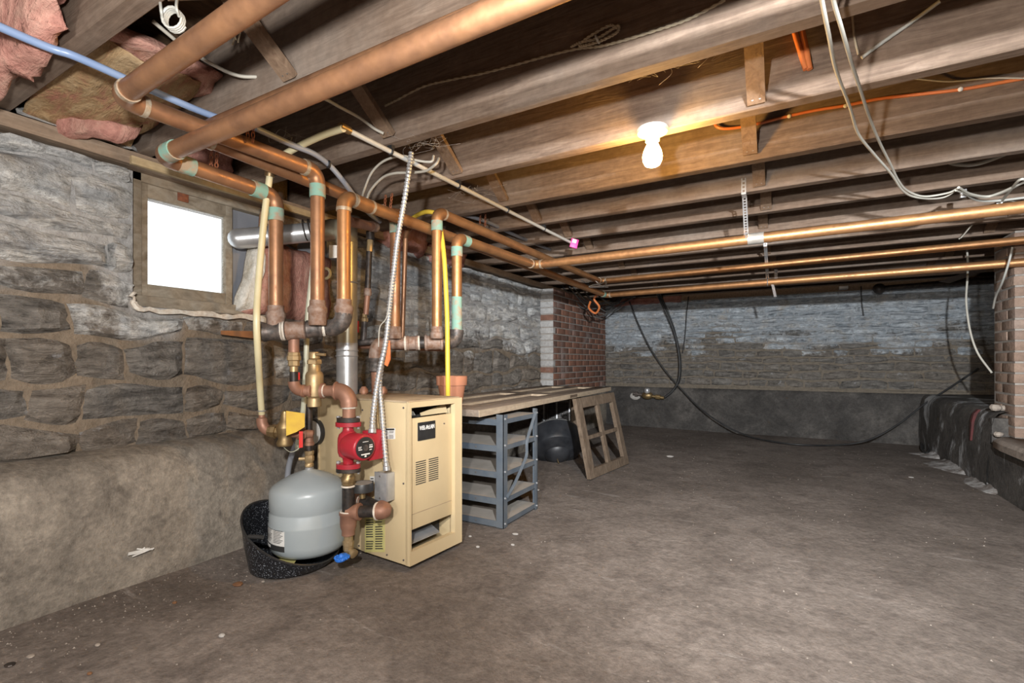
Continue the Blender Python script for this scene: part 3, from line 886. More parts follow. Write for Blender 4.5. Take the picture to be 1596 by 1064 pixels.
def side_sticker(x0, x1, y0, y1, mat, name, lines=0, band=False, label=None):
    def sp(x, y):        # point on the near side panel
        r = FW + RT * ((x - CX) / FPX) + V((0, 0, -(y - CY) / FPX))
        n_ = bu; t = (c0.xy.to_3d()).dot(n_) / r.dot(n_)
        return r * t + V((0, 0, CAMH))
    a, b_, c_, d = sp(x0, y1), sp(x1, y1), sp(x1, y0), sp(x0, y0)
    n_ = -bu
    o_ = part(name, MB().hexa([a - n_ * 0.001, b_ - n_ * 0.001, c_ - n_ * 0.001, d - n_ * 0.001, a + n_ * 0.0012, b_ + n_ * 0.0012, c_ + n_ * 0.0012, d + n_ * 0.0012]), mat, boiler, label)
    if lines:
        mb_ = MB(); R_ = random.Random(int(x0))
        L = lambda s, t: a + (b_ - a) * s + (d - a) * t + n_ * 0.0014
        for k in range(lines):
            t = 0.08 + 0.84 * k / lines
            for s0, s1 in ((0.06, 0.47), (0.53, 0.94)):
                if R_.random() < 0.8: mb_.add([L(s0, t), L(s1 - R_.uniform(0, 0.1), t), L(s1 - 0.05, t + 0.38 / lines), L(s0, t + 0.38 / lines)], [(0, 1, 2, 3)])
        if band:
            mb_.add([L(0.05, 0.80), L(0.95, 0.80), L(0.95, 0.95), L(0.05, 0.95)], [(0, 1, 2, 3)])
        part('print', mb_, 'print_black', o_)
side_sticker(597, 616, 667, 684, 'paper_white', 'sticker', 7, True, 'white sticker with black heading')
side_sticker(569, 600, 803, 860, 'label_yellow', 'instruction_label', 13, False, 'yellow printed instruction label')
side_sticker(577, 591, 742, 751, 'paper_white', 'sticker', 2)
# nameplate lettering
def lettering(txt, size, org, xdir, zdir, mat, parent, bold=0.0, depth=0.0006, align='CENTER', xs=1.0):
    cu = bpy.data.curves.new('lettering', 'FONT')
    cu.body = txt; cu.size = size; cu.extrude = depth; cu.offset = bold
    cu.align_x = align; cu.align_y = 'CENTER'; cu.resolution_u = 3
    tmp = bpy.data.objects.new('tmp_lettering', cu); C.objects.link(tmp)
    dg = bpy.context.evaluated_depsgraph_get()
    me = bpy.data.meshes.new_from_object(tmp.evaluated_get(dg))
    bpy.data.objects.remove(tmp); bpy.data.curves.remove(cu)
    n_ = xdir.cross(zdir)
    po = origin_of(parent)
    for v in me.vertices:
        q = v.co.copy()
        v.co = org + xdir * (q.x * xs) + zdir * q.y + n_ * q.z - po
    me.materials.clear(); me.materials.append(M[mat]); me.name = 'lettering'
    o_ = bpy.data.objects.new('lettering', me); C.objects.link(o_); o_.parent = parent
    return o_
lettering('WEIL-McLAIN', 0.025, B((pu0 + pu1) / 2, 0.0006, pz0 + (pz1 - pz0) * 0.68), bu, V((0, 0, 1)), 'print_white', plate, 0.0005, xs=0.60)
# round access cover near the back of the side
cc = at(500, 673, D=c0.dot(FW) + 0.22)
side_t = (c0.xy.to_3d()).dot(bu)
def on_side(x, y, off=0.0):
    r = FW + RT * ((x - CX) / FPX) + V((0, 0, -(y - CY) / FPX))
    return r * ((side_t - off) / r.dot(bu)) + V((0, 0, CAMH))
cc = on_side(493, 673)
cv = part('round_cover', MB().cyl(cc + bu * 0.01, cc - bu * 0.016, 0.062, seg=28), 'black_plastic', boiler, 'round black cover with a white face')
part('cover_face', MB().cyl(cc - bu * 0.015, cc - bu * 0.020, 0.055, seg=28), 'paper_white', cv)

# ================================================================== FLUE
DF = 2.42
flue = thing('flue_pipe', 'shiny galvanised vent pipe rising from the boiler and turning to the window', 'vent pipe', at(541, 622, D=DF))
fx = lambda x, y, D=DF: at(x, y, D=D)
fb, ft = fx(541, 628), fx(541, 352)
r_f = 0.0515
part('vertical_pipe', MB().cyl(fb, fb + V((0, 0, 0.30)), r_f, seg=28), 'galvanised', flue)
part('upper_pipe', MB().cyl(fb + V((0, 0, 0.28)), ft, r_f * 0.97, seg=28), 'vent_dull', flue)
for zz in (0.235, 0.262, 0.60):
    part('seam_ring', MB().torus(fb + V((0, 0, zz)), (0, 0, 1), r_f + 0.001, 0.004, 28, 6), 'galvanised', flue)
ftop = V((ft.x, ft.y, fx(541, 350).z))
wend = V((-2.36, 1.60, at(375, 372, X=-2.33).z))
e0 = ftop + V((0, 0, -0.10)); hdir = (wend - ftop).normalized()
part('elbow', MB().tube(arc(e0, ftop, ftop + hdir * 0.13, 5), r_f * 1.03, 24), 'vent_dull', flue, sharp=20)
hend = at(372, 372, X=-2.27)
part('horizontal_pipe', MB().cyl(ftop + hdir * 0.12, hend, r_f * 0.92, seg=28), 'galvanised', flue)
part('end_cap', MB().ball(hend, 0.047, seg=18), 'galvanised', flue)
for t in (0.35, 0.40, 0.72):
    p = ftop.lerp(hend, t); part('clamp_ring', MB().torus(p, hend - ftop, r_f * 0.95, 0.003, 28, 6), 'black_iron' if t < 0.5 else 'galvanised', flue)
part('data_tag', MB().box(-0.03, 0.03, -0.002, 0.002, -0.03, 0.03, m=lambda q: at(521, 392, D=2.30) + RT * q.x * 0.8 + FW * q.y + V((0, 0, q.z))), 'paper_white', flue)

# ================================================================== COPPER MAINS
RP = 0.0265
def run(label, pts, r=RP, cr=0.055, mat='copper', verd=(), group='copper heating pipes', fit=None):
    t = thing('copper_pipe', label, 'pipe', pts[0], group)
    pipe_run(t, pts, r, cr, mat, verd, fit)
    return t
# riser feet on the supply manifold
DM = 1.93
S2, S3, S4 = at(430, 500, D=1.92), at(495, 492, D=1.90), at(536, 490, D=1.95)
pA_y, pA_z = S3.y, 1.597
# A: third riser -> along the wall -> near ceiling pipe crossing towards the right
A1 = V((S3.x, S3.y, 1.592)); A0 = at(186, 146, X=S3.x); A0.z = 1.578
pa = run('copper riser on the middle of the supply manifold, its main crossing under the near joists', [S3, A1, A0, V((1.6, 0.50, 1.60))], RP, 0.055, 'copper', {(1, 0)})
p2top = V((S2.x, S2.y, 1.505)); p2b = at(250, 240, X=S2.x); p2b.z = 1.512
pb = run('copper riser at the end of the supply manifold, joined to the fat main overhead', [S2, p2top, p2b, V((1.6, 0.775, 1.525))], RP, 0.055, 'copper', {(1, 0), (1, 1), (2, 0), (2, 1)})
P1 = V((S4.x, S4.y, 1.515)); Pc = V((-1.56, 4.64, 1.508))
pc = run('copper riser beside the flue whose main runs to the far corner and along the back', [S4, P1, V((S4.x - 0.01, P1.y + 0.1, 1.515)), Pc, V((1.95, 4.19, 1.472))], RP, 0.052, 'copper_bright', {(3, 0)})
# return pipes
bB0 = at(312, 222, X=-1.70); R617 = at(616, 512, D=2.40)
bz = 1.588
pd = run('copper return main tucked behind the others, dropping to the return header by the flue', [V((1.6, 0.885, 1.60)), V((-1.70, 0.875, 1.598)), V((-1.70, R617.y - 0.02, 1.578)), V((R617.x, R617.y, 1.578)), R617], RP * 0.95, 0.05, 'copper', {(3, 1)})
R712 = at(712, 520, D=2.50); q_t = V((R712.x, R712.y, 1.487)); Qc = at(835, 413, X=R712.x)
pe = run('copper return riser with green stains, fed by the nearest far cross pipe', [R712, q_t, V((R712.x, 2.92, 1.50)), V((1.95, 2.83, 1.507))], RP, 0.052, 'copper_bright', {(1, 0), (1, 1)})
part('green_stain', MB().cyl(R712 + V((0, 0, 0.02)), R712 + V((0, 0, 0.19)), RP * 1.03, seg=20), 'verdigris', pe)
R680 = at(681, 522, D=2.40); r_t = V((R680.x, R680.y, at(681, 330, D=2.40).z))
pf = run('copper return riser left of the green one, from the upper far cross pipe', [R680, r_t, V((R680.x + 0.02, 4.28, 1.585)), V((1.95, 4.12, 1.60))], RP * 0.95, 0.05, 'copper_bright', {(1, 0)})
R629 = at(627, 526, D=2.55)
pg = thing('copper_tube', 'thin copper tube hanging behind the armoured cables', 'pipe', R629, 'copper heating pipes')
part('pipe', MB().cyl(R629, at(632, 372, D=2.55), 0.0125, seg=14), 'copper', pg)
part('elbow', MB().tube(arc(at(632, 372, D=2.55), at(633, 355, D=2.55), at(646, 352, D=2.6), 5), 0.014, 12), 'copper', pg)
part('top_pipe', MB().cyl(at(646, 352, D=2.6), at(700, 367, D=2.9), 0.0125, seg=12), 'copper', pg)
# short horizontal stub of larger copper behind the second riser
st = thing('copper_stub', 'dusty copper branch stub tied up behind the risers', 'pipe', at(560, 360, D=2.35), 'copper heating pipes')
part('pipe', MB().cyl(at(545, 345, D=2.25), at(580, 353, D=2.5), 0.024, seg=16), 'bronze', st)
part('cap', MB().cyl(at(578, 352.5, D=2.49), at(585, 354, D=2.53), 0.027, seg=16), 'rusty_fitting', st)

# ================================================================== SUPPLY MANIFOLD
man = thing('supply_manifold', 'row of dark iron and rusty tees under the supply risers', 'pipe manifold', at(465, 516, D=DM))
m0, m1 = at(406, 518, D=1.90), at(528, 510, D=1.97)
mp = lambda x: m0.lerp(m1, (x - 406) / (528 - 406))
ax = (m1 - m0).normalized()
def fitting(root, name, a, b_, r, mat, rim=None, seg=18):
    p0, p1 = mp(a), mp(b_)
    L = (p1 - p0).length
    return part(name, MB().lathe(p0, p1 - p0, [(r * 0.9, 0), (r * 1.08, 0.004), (r * 1.08, 0.012), (r, 0.016), (r, L - 0.016), (r * 1.08, L - 0.012), (r * 1.08, L - 0.004), (r * 0.9, L)], seg), mat, root)
part('end_plug', MB().ball(mp(407), 0.030, seg=14), 'iron_fitting', man)
fitting(man, 'tee', 408, 440, 0.035, 'iron_fitting')
fitting(man, 'dope_ring', 437, 443, 0.036, 'pipe_dope')
fitting(man, 'nipple', 440, 446, 0.030, 'iron_fitting')
fitting(man, 'tee', 444, 476, 0.035, 'rusty_fitting')
fitting(man, 'tee', 476, 503, 0.034, 'iron_fitting')
fitting(man, 'dope_ring', 500, 505, 0.031, 'pipe_dope')
fitting(man, 'nipple', 502, 514, 0.026, 'black_iron')
mS4 = V((S4.x, S4.y, mp(526).z))
part('elbow', MB().tube(arc(mp(512), mS4, V((S4.x, S4.y, S4.z + 0.005)), 8), 0.034, 18), 'iron_fitting', man)
for (p, b0) in ((S2, mp(428)), (S3, mp(493)), (S4, S4 + V((0, 0, -0.02)))):
    top = V((p.x, p.y, p.z + 0.035))
    part('adapter', MB().lathe(V((p.x, p.y, b0.z + 0.01)), (0, 0, 1), [(0.032, 0), (0.034, 0.01), (0.034, max(0.02, p.z - b0.z)), (0.037, max(0.021, p.z - b0.z) + 0.005), (0.037, p.z - b0.z + 0.02), (0.030, p.z - b0.z + 0.03), (0.030, p.z - b0.z + 0.05)], 10), 'rusty_fitting', man)

# ================================================================== NEAR-BOILER PIPING (down leg, air separator, pump leg)
leg = thing('brass_union_leg', 'short brass union leg dropping from the supply manifold to the air separator', 'pipe fitting', at(458, 560, D=1.95))
q = lambda x, y, D=1.97: at(x, y, D=D)
x_ = 458
P = lambda y, x=x_, D=1.95: at(x, y, D=D)
part('nipple', MB().cyl(P(528), P(552), 0.021, seg=16), 'bronze', leg)
part('union', MB().lathe(P(571), (0, 0, 1), [(0.018, 0), (0.022, 0.004), (0.022, 0.022), (0.027, 0.026), (0.027, 0.042), (0.024, 0.044), (0.024, 0.056), (0.019, 0.06)], 8), 'brass', leg)
part('brass_neck', MB().cyl(P(580), P(570), 0.0155, seg=14), 'brass', leg)
part('black_nipple', MB().cyl(P(596), P(579), 0.016, seg=14), 'black_iron', leg)
part('red_tag', MB().box(-0.002, 0.002, -0.002, 0.002, -0.015, 0.015, m=lambda t: P(586, 466, 1.93) + t), 'lever_red', leg)
part('elbow', MB().tube(arc(P(594), P(609), at(474, 609, D=1.98), 8), 0.0225, 16), 'bronze', leg)
part('tee', MB().lathe(at(470, 609, D=1.975), RT, [(0.018, 0), (0.026, 0.002), (0.026, 0.012), (0.021, 0.015), (0.021, 0.03), (0.026, 0.033), (0.026, 0.042), (0.018, 0.044)], 16), 'bronze', leg)

sepa = thing('air_separator', 'tall brass air separator between the union leg and the pump', 'valve', at(490, 632, D=2.0))
sz = lambda y: at(490, y, D=2.0).z
sx, sy = at(490, 600, D=2.0).xy
sb = lambda prof, seg=20: MB().lathe((sx, sy, 0), (0, 0, 1), [(r, sz(y)) for r, y in prof], seg)
part('body', sb([(0.020, 634), (0.028, 633), (0.028, 622), (0.026, 620), (0.034, 617), (0.0355, 612), (0.0355, 585), (0.032, 581), (0.025, 578), (0.023, 566), (0.023, 564)]), 'brass', sepa)
part('hex_collar', sb([(0.022, 568), (0.030, 567), (0.030, 562), (0.027, 560), (0.020, 559)], 6), 'brass', sepa)
part('vent_cap', sb([(0.017, 560), (0.022, 558), (0.022, 551), (0.019, 548.5), (0.006, 548)], 14), 'brass', sepa)
part('vent_nozzle', MB().cyl(at(492, 552, D=1.98), at(507, 552.5, D=1.97), 0.006, seg=10), 'brass', sepa)
part('side_port', MB().lathe(at(500, 609, D=1.985), RT, [(0.022, 0), (0.032, 0.002), (0.032, 0.014), (0.024, 0.017)], 16), 'bronze', sepa)
part('dope_ring', MB().torus(at(505, 609, D=1.98), RT, 0.023, 0.004, 18, 6), 'pipe_dope', sepa)

PX, PD = 541, 1.95
ppx = lambda y, x=PX, D=PD: at(x, y, D=D)
pl = thing('boiler_supply_pipe', 'brown bronze elbow pipe from air separator down to the red pump', 'pipe', ppx(648, 543))
part('nipple', MB().cyl(at(505, 609, D=1.98), at(530, 609, D=1.965), 0.0225, seg=18), 'bronze', pl)
part('elbow', MB().tube(arc(at(524, 609, D=1.97), at(544, 609, D=PD), at(544, 634, D=PD), 9), 0.033, 20), 'bronze', pl)
part('elbow_bead', MB().torus(at(524, 609, D=1.97), RT, 0.034, 0.005, 20, 8), 'bronze', pl)
part('dope_ring', MB().torus(at(544, 635, D=PD), (0, 0, 1), 0.026, 0.004, 20, 6), 'pipe_dope', pl)
part('lower_nipple', MB().cyl(at(544, 634, D=PD), at(544, 653, D=PD), 0.0255, seg=18), 'bronze', pl)

# ---- pump
pump = thing('circulator_pump', 'red circulator pump with round black faceplate beside the boiler', 'pump', ppx(735))
pz = lambda y: ppx(y).z
pax, pay = ppx(690, 543).xy
pv = lambda prof, seg=20: MB().lathe((pax, pay, 0), (0, 0, 1), [(r, pz(y)) for r, y in prof], seg)
def flange(y0, y1, mat, name, wid=0.049, t=0.026):
    # rounded oval flange, long way across
    K = 24; vs = []
    for y in (y1, y0):
        for k in range(K):
            a = 2 * math.pi * k / K
            r_ = 1.0
            vs.append(V((pax, pay, pz(y))) + RT * (wid * math.cos(a)) + FW * (t * 1.25 * math.sin(a)))
    fs = [(k, (k + 1) % K, K + (k + 1) % K, K + k) for k in range(K)] + [tuple(range(K))[::-1], tuple(range(K, 2 * K))]
    return part(name, MB().add(vs, fs), mat, pump)
flange(650, 657, 'black_iron', 'iron_flange', 0.046)
flange(657.5, 664, 'pump_red', 'pump_flange', 0.051, 0.028)
flange(722, 729, 'pump_red', 'pump_flange', 0.048, 0.028)
flange(729.5, 735, 'black_iron', 'iron_flange', 0.049)
for yb in ((648, 668), (718, 738)):
    for s in (-1, 1):
        b0 = V((pax, pay, 0)) + RT * (0.040 * s)
        part('bolt', MB().cyl(b0 + V((0, 0, pz(yb[1]))), b0 + V((0, 0, pz(yb[0]))), 0.0055, seg=8).lathe(b0 + V((0, 0, pz(yb[0] + 2))), (0, 0, 1), [(0.009, -0.004), (0.009, 0.004)], 6), 'steel', pump)
part('volute', pv([(0.020, 664), (0.021, 668), (0.024, 672), (0.036, 676), (0.041, 682), (0.042, 693), (0.041, 704), (0.036, 710), (0.024, 713), (0.021, 718), (0.020, 722)], 24), 'pump_red', pump, sharp=60)
md = (RT * 0.80 - FW * 0.60).normalized()       # motor axis, towards the viewer
mc = V((pax, pay, pz(693)))
part('motor', MB().lathe(mc, md, [(0.034, 0.0), (0.050, 0.012), (0.052, 0.02), (0.052, 0.099), (0.049, 0.106), (0.044, 0.108)], 28), 'pump_red', pump, sharp=50)
fpl = part('faceplate', MB().lathe(mc, md, [(0.042, 0.107), (0.042, 0.1105), (0.040, 0.1115)], 28), 'black_plastic', pump, 'round black printed faceplate')
u_ = V((0, 0, 1)).cross(md).normalized()
part('centre_plug', MB().cyl(mc + md * 0.111, mc + md * 0.1145, 0.012, seg=16), 'iron_fitting', fpl)
mb = MB()
fpp = lambda a, z: mc + md * 0.1119 + u_ * (a * 1.12) + V((0, 0, z * 1.12))
for a0, a1, za, zb in ((-0.030, -0.016, 0.004, 0.006), (-0.030, -0.018, 0.0, 0.002), (-0.029, -0.014, -0.006, -0.003), (0.015, 0.029, 0.006, 0.009), (0.015, 0.030, -0.002, 0.003), (0.016, 0.026, -0.010, -0.007),
                       (-0.018, 0.018, -0.0245, -0.020), (-0.012, 0.012, 0.020, 0.022), (-0.004, 0.004, -0.032, -0.026)):
    mb.add([fpp(a0, za), fpp(a1, za), fpp(a1, zb), fpp(a0, zb)], [(0, 1, 2, 3)])
part('print', mb, 'print_white', fpl)
# terminal box behind the motor
bx = mc + RT * 0.098 + FW * 0.028
part('terminal_box', MB().box(-0.024, 0.024, -0.045, 0.03, -0.062, 0.058, m=lambda t: bx + md * (t.x) + u_ * t.y + V((0, 0, t.z + 0.0)), bev=0.006), 'pump_red', pump)
# ---- pump leg
lg = thing('pump_leg_piping', 'black pipe and bronze tee below the red pump, looping into the boiler side', 'pipe', ppx(868))
part('union', MB().lathe((pax, pay, pz(756)), (0, 0, 1), [(0.022, 0), (0.026, 0.003), (0.026, 0.014), (0.028, 0.016), (0.028, 0.034), (0.023, 0.04), (0.023, pz(735) - pz(756))], 8), 'brass_dark', lg)
part('dope_ring', MB().torus((pax, pay, pz(757)), (0, 0, 1), 0.025, 0.004, 20, 6), 'pipe_dope', lg)
part('black_nipple', MB().cyl((pax, pay, pz(800)), (pax, pay, pz(757)), 0.0245, seg=20), 'black_iron', lg)
part('dope_ring', MB().torus((pax, pay, pz(797)), (0, 0, 1), 0.029, 0.005, 20, 6), 'pipe_dope', lg)
part('tee', MB().lathe((pax, pay, pz(834)), (0, 0, 1), [(0.020, 0), (0.026, 0.003), (0.026, 0.022), (0.031, 0.034), (0.033, 0.05), (0.033, pz(802) - pz(834)), (0.036, pz(801) - pz(834)), (0.036, pz(797) - pz(834)), (0.026, pz(796) - pz(834))], 22), 'bronze', lg, sharp=50)
e1 = at(601, 796, D=1.925); t0 = V((pax, pay, e1.z - 0.012))
d1 = (e1 - t0).normalized()
part('tee_branch', MB().cyl(t0, t0 + d1 * 0.046, 0.029, seg=20).lathe(t0 + d1 * 0.036, d1, [(0.026, 0), (0.034, 0.002), (0.034, 0.014), (0.026, 0.016)], 20), 'bronze', lg)
part('black_nipple', MB().cyl(t0 + d1 * 0.045, e1 - d1 * 0.02, 0.0235, seg=18), 'black_iron', lg)
port = on_side(556, 768); pe_ = port - bu * 0.03
part('dope_ring', MB().torus(e1 - d1 * 0.036, d1, 0.031, 0.005, 20, 6), 'pipe_dope', lg)
d2 = (pe_ - e1).normalized()
part('elbow', MB().tube(arc(e1 - d1 * 0.036, e1 + d1 * 0.012, e1 + d2 * 0.04, 8), 0.033, 20), 'bronze', lg)
part('black_nipple', MB().cyl(e1 + d2 * 0.03, pe_ - d2 * 0.03, 0.0235, seg=18), 'black_iron', lg)
part('dope_ring', MB().torus(e1.lerp(pe_, 0.62), d2, 0.028, 0.005, 20, 6), 'pipe_dope', lg)
part('elbow', MB().tube(arc(e1.lerp(pe_, 0.60), pe_, port + bu * 0.01, 6), 0.032, 20), 'bronze', lg)
dr = thing('drain_valve', 'small brass drain valve with a blue knob at the bottom of the pump leg', 'valve', ppx(868))
part('body', MB().lathe((pax, pay, pz(866)), (0, 0, 1), [(0.007, -0.004), (0.014, 0.006), (0.014, 0.02), (0.020, 0.024), (0.020, 0.042), (0.022, 0.044), (0.022, 0.060), (0.018, 0.064), (0.018, pz(833) - pz(866))], 8), 'brass', dr)
s0 = V((pax, pay, pz(855)))
sd = (RT * 0.75 - FW * 0.5 - V((0, 0, 0.35))).normalized()
part('spout', MB().lathe(s0, sd, [(0.012, 0), (0.013, 0.025), (0.018, 0.027), (0.018, 0.040), (0.014, 0.042)], 14), 'brass', dr)
hb = at(533, 868, D=1.90)
mb = MB()
K = 40
mb.lathe(hb + V((0, 0, -0.006)), V((-0.1, -0.25, 1)), [(0.012, -0.004), (0.024, -0.002), (0.027, 0.004), (0.024, 0.010), (0.012, 0.012), (0.006, 0.02)], 24)
for k in range(14):
    a = 2 * math.pi * k / 14
    mb.ball(hb + V((0.026 * math.cos(a), 0.026 * math.sin(a), 0.0)), 0.005, seg=6, rings=4)
part('blue_knob', mb, 'handle_blue', dr, 'scalloped blue hand knob')
# round black gauge cap over the return elbow
ca = at(565, 757, D=1.985)
cp = thing('round_gauge', 'flat round black gauge with a dusty face above the looped pipe', 'gauge', ca + V((0, 0, -0.03)))
part('rim', MB().lathe(ca, (0, 0, 1), [(0.040, -0.022), (0.044, -0.02), (0.044, 0.010), (0.042, 0.014), (0.036, 0.012)], 28), 'black_plastic', cp)
part('face', MB().cyl(ca + V((0, 0, 0.008)), ca + V((0, 0, 0.0135)), 0.039, seg=28), 'shelf_dust', cp)
part('stem', MB().cyl(ca + V((0, 0, -0.05)), ca + V((0, 0, -0.02)), 0.012, seg=10), 'brass_dark', cp)
# junction box on the boiler side
jb = thing('junction_box', 'small grey metal junction box fixed to the boiler side', 'junction box', on_side(601, 776))
jc = on_side(607, 755)
part('box', MB().box(-0.034, 0.034, 0.0, 0.045, -0.058, 0.058, m=lambda t: jc + bw * t.x - bu * t.y + V((0, 0, t.z)), bev=0.004), 'galvanised', jb)
part('cover', MB().box(-0.036, 0.036, 0.045, 0.05, -0.060, 0.060, m=lambda t: jc + bw * t.x - bu * t.y + V((0, 0, t.z)), bev=0.003), 'steel', jb)
for s in (-1, 1):
    part('screw', MB().cyl(jc - bu * 0.05 + V((0, 0, 0.045 * s)), jc - bu * 0.053 + V((0, 0, 0.045 * s)), 0.004, seg=8), 'nail', jb)

# ================================================================== EXPANSION TANK AND PAIL
TD = 2.06
tcx, tcy = at(482, 800, D=TD).xy
tz = lambda y: at(482, y, D=TD).z
r_t = 0.156
tank = thing('expansion_tank', 'grey steel expansion tank with domed top and white label', 'tank', (tcx, tcy, 0.045))
zt_ = 0.315
zb_ = 0.05
prof = [(0.03, zb_ - 0.004), (0.10, zb_), (0.135, zb_ + 0.012), (0.150, zb_ + 0.03), (r_t, zb_ + 0.055), (r_t, 0.172), (r_t + 0.0015, 0.180), (r_t + 0.0015, 0.186), (r_t - 0.001, 0.192), (r_t - 0.001, 0.222), (r_t - 0.005, 0.230), (r_t - 0.005, 0.236), (r_t - 0.001, 0.243), (r_t - 0.001, 0.306), (r_t - 0.005, 0.320), (r_t - 0.014, 0.332), (r_t - 0.035, 0.346), (0.085, 0.366), (0.045, 0.382), (0.018, 0.391), (0.014, 0.393)]
part('shell', MB().lathe((tcx, tcy, 0), (0, 0, 1), prof, 48), 'tank_grey', tank, sharp=60)
part('stem', MB().lathe((tcx, tcy, 0.388), (0, 0, 1), [(0.017, 0), (0.017, 0.012), (0.013, 0.014), (0.013, 0.022)], 10), 'steel', tank)
def tank_patch(a0, a1, z0, z1, off, n=8):
    vs = []; fs = []
    for k in range(n + 1):
        a = a0 + (a1 - a0) * k / n
        for z in (z0, z1):
            vs.append(V((tcx + (r_t + off) * math.cos(a), tcy + (r_t + off) * math.sin(a), z)))
    fs = [(2 * k, 2 * k + 2, 2 * k + 3, 2 * k + 1) for k in range(n)]
    return MB().add(vs, fs)
# the label faces the viewer's left side of the tank
va = math.atan2(-tcy, -tcx)
la1 = va - math.radians(35); la0 = va - math.radians(92)
lab = part('label', tank_patch(la0, la1, 0.098, 0.185, 0.0012), 'paper_white', tank, 'white printed label with a black band')
mb = MB()
da = la1 - la0
for k in range(9):
    z = 0.178 - 0.006 * k
    for s0, s1 in ((0.05, 0.55), (0.62, 0.95)):
        p_ = tank_patch(la0 + da * s0, la0 + da * (s1 - 0.04 * (k % 3)), z, z + 0.0022, 0.0018, 3); mb.add(p_.v, p_.f)
p_ = tank_patch(la0, la1, 0.098, 0.120, 0.0016); mb.add(p_.v, p_.f)
part('print', mb, 'print_black', lab)
p_ = tank_patch(la0 + da * 0.08, la0 + da * 0.48, 0.104, 0.115, 0.0022, 4)
part('print_block', p_, 'print_white', lab)
# brass valve and nipple chain above the tank
tv = thing('tank_valve_stem', 'brass valve with iron tee and black nipple standing on the tank', 'valve', (tcx, tcy, 0.40))
tl = lambda prof, seg=12: MB().lathe((tcx, tcy, 0), (0, 0, 1), prof, seg)
part('valve_body', tl([(0.012, 0.400), (0.018, 0.404), (0.018, 0.416), (0.015, 0.420), (0.020, 0.430), (0.020, 0.445), (0.016, 0.452), (0.019, 0.456), (0.019, 0.470), (0.012, 0.472)], 8), 'brass', tv)
part('valve_handle', MB().cyl((tcx, tcy, 0.437), V((tcx, tcy, 0.437)) - RT * 0.04 - FW * 0.01, 0.008, seg=8), 'brass', tv)
part('lower_nipple', tl([(0.0145, 0.470), (0.0145, 0.492)]), 'black_iron', tv)
part('tee', tl([(0.014, 0.492), (0.021, 0.494), (0.021, 0.506), (0.017, 0.508), (0.017, 0.536), (0.021, 0.538), (0.021, 0.556), (0.014, 0.558)], 14), 'bronze', tv)
part('upper_nipple', tl([(0.0135, 0.556), (0.0135, 0.668)]), 'black_iron', tv)
# coal scuttle: tall on one side, cut low towards the front right
pc_ = at(455, 870, D=2.045); pcx, pcy = pc_.xy
pail = thing('coal_scuttle', 'black speckled enamel pail cut low at the front beneath the grey tank', 'pail', (pcx, pcy, 0))
K = 44; vs = []; fs = []
high = math.atan2(-RT.y, -RT.x) - 0.25
rings = []
for lay, (rr, t) in enumerate(((0.150, 0.0), (0.160, 0.008), (0.178, 0.5), (0.190, 1.0), (0.184, 1.0), (0.172, 0.5), (0.152, 0.02))):
    for k in range(K):
        a = 2 * math.pi * k / K
        s = 0.5 + 0.5 * math.cos(a - high)
        h = 0.032 + 0.205 * (s ** 1.15)
        vs.append(V((pcx + rr * math.cos(a), pcy + rr * math.sin(a), 0.004 + h * t)))
for i in range(6):
    for k in range(K):
        fs.append((i * K + k, i * K + (k + 1) % K, (i + 1) * K + (k + 1) % K, (i + 1) * K + k))
fs += [tuple(range(K))[::-1], tuple(range(6 * K, 7 * K))]
part('body', MB().add(vs, fs), 'speckled_enamel', pail, sharp=50)
rim = []
for k in range(K):
    a = 2 * math.pi * k / K; s = 0.5 + 0.5 * math.cos(a - high)
    rim.append(V((pcx + 0.187 * math.cos(a), pcy + 0.187 * math.sin(a), 0.004 + 0.032 + 0.205 * s ** 1.15)))
part('rim', MB().tube(rim, 0.0045, 6, closed=True), 'black_plastic', pail)
ha = math.atan2(-pcy, -pcx) - 0.95
hp = V((pcx + 0.187 * math.cos(ha), pcy + 0.187 * math.sin(ha), 0.17))
part('handle_stub', MB().cyl(hp, hp + RT * 0.06 - FW * 0.01, 0.008, seg=10), 'black_plastic', pail)
tg = at(438, 876, D=1.93)
tag_m = MB().hexa([tg + RT * a + FW * b_ + V((0, 0, z)) for z in (-0.001, 0.001) for a, b_ in ((-0.055, -0.02), (0.06, -0.03), (0.05, 0.03), (-0.045, 0.03))])
solo('yellow_tag', tag_m, 'label_yellow', 'yellow paper tag hanging under the grey tank', 'paper tag')

# ================================================================== FILL LINE
fv = thing('fill_valve', 'brass pressure reducing fill valve with bronze elbow left of the tank', 'valve', at(425, 690, D=2.0))
FD = 2.0
g = lambda x, y, D=FD: at(x, y, D=D)
part('hose_barb', MB().lathe(g(408, 656), (0, 0, 1), [(0.020, 0), (0.020, 0.012), (0.012, 0.016), (0.012, 0.045)], 12), 'bronze', fv)
part('elbow', MB().tube(arc(g(408, 653), g(408, 669), g(421, 671), 7), 0.0215, 16), 'bronze', fv)
ud = (g(440, 673) - g(420, 671)).normalized()
part('union', MB().lathe(g(418, 671), ud, [(0.020, 0), (0.024, 0.003), (0.024, 0.014), (0.029, 0.017), (0.029, 0.034), (0.024, 0.036), (0.024, 0.05), (0.018, 0.055), (0.018, 0.075)], 8), 'brass_dark', fv)
part('valve_body', MB().lathe(g(444, 694, 1.99), (0, 0, 1), [(0.010, -0.004), (0.030, 0.0), (0.033, 0.01), (0.026, 0.028), (0.028, 0.045), (0.034, 0.07), (0.034, 0.08), (0.02, 0.10), (0.012, 0.14), (0.006, 0.145)], 16), 'brass_dark', fv)
part('outlet', MB().cyl(g(448, 675, 1.99), g(486, 676, 2.05), 0.017, seg=14), 'bronze', fv)
part('outlet_collar', MB().cyl(g(464, 675.5, 2.01), g(474, 676, 2.03), 0.024, seg=8), 'bronze', fv)
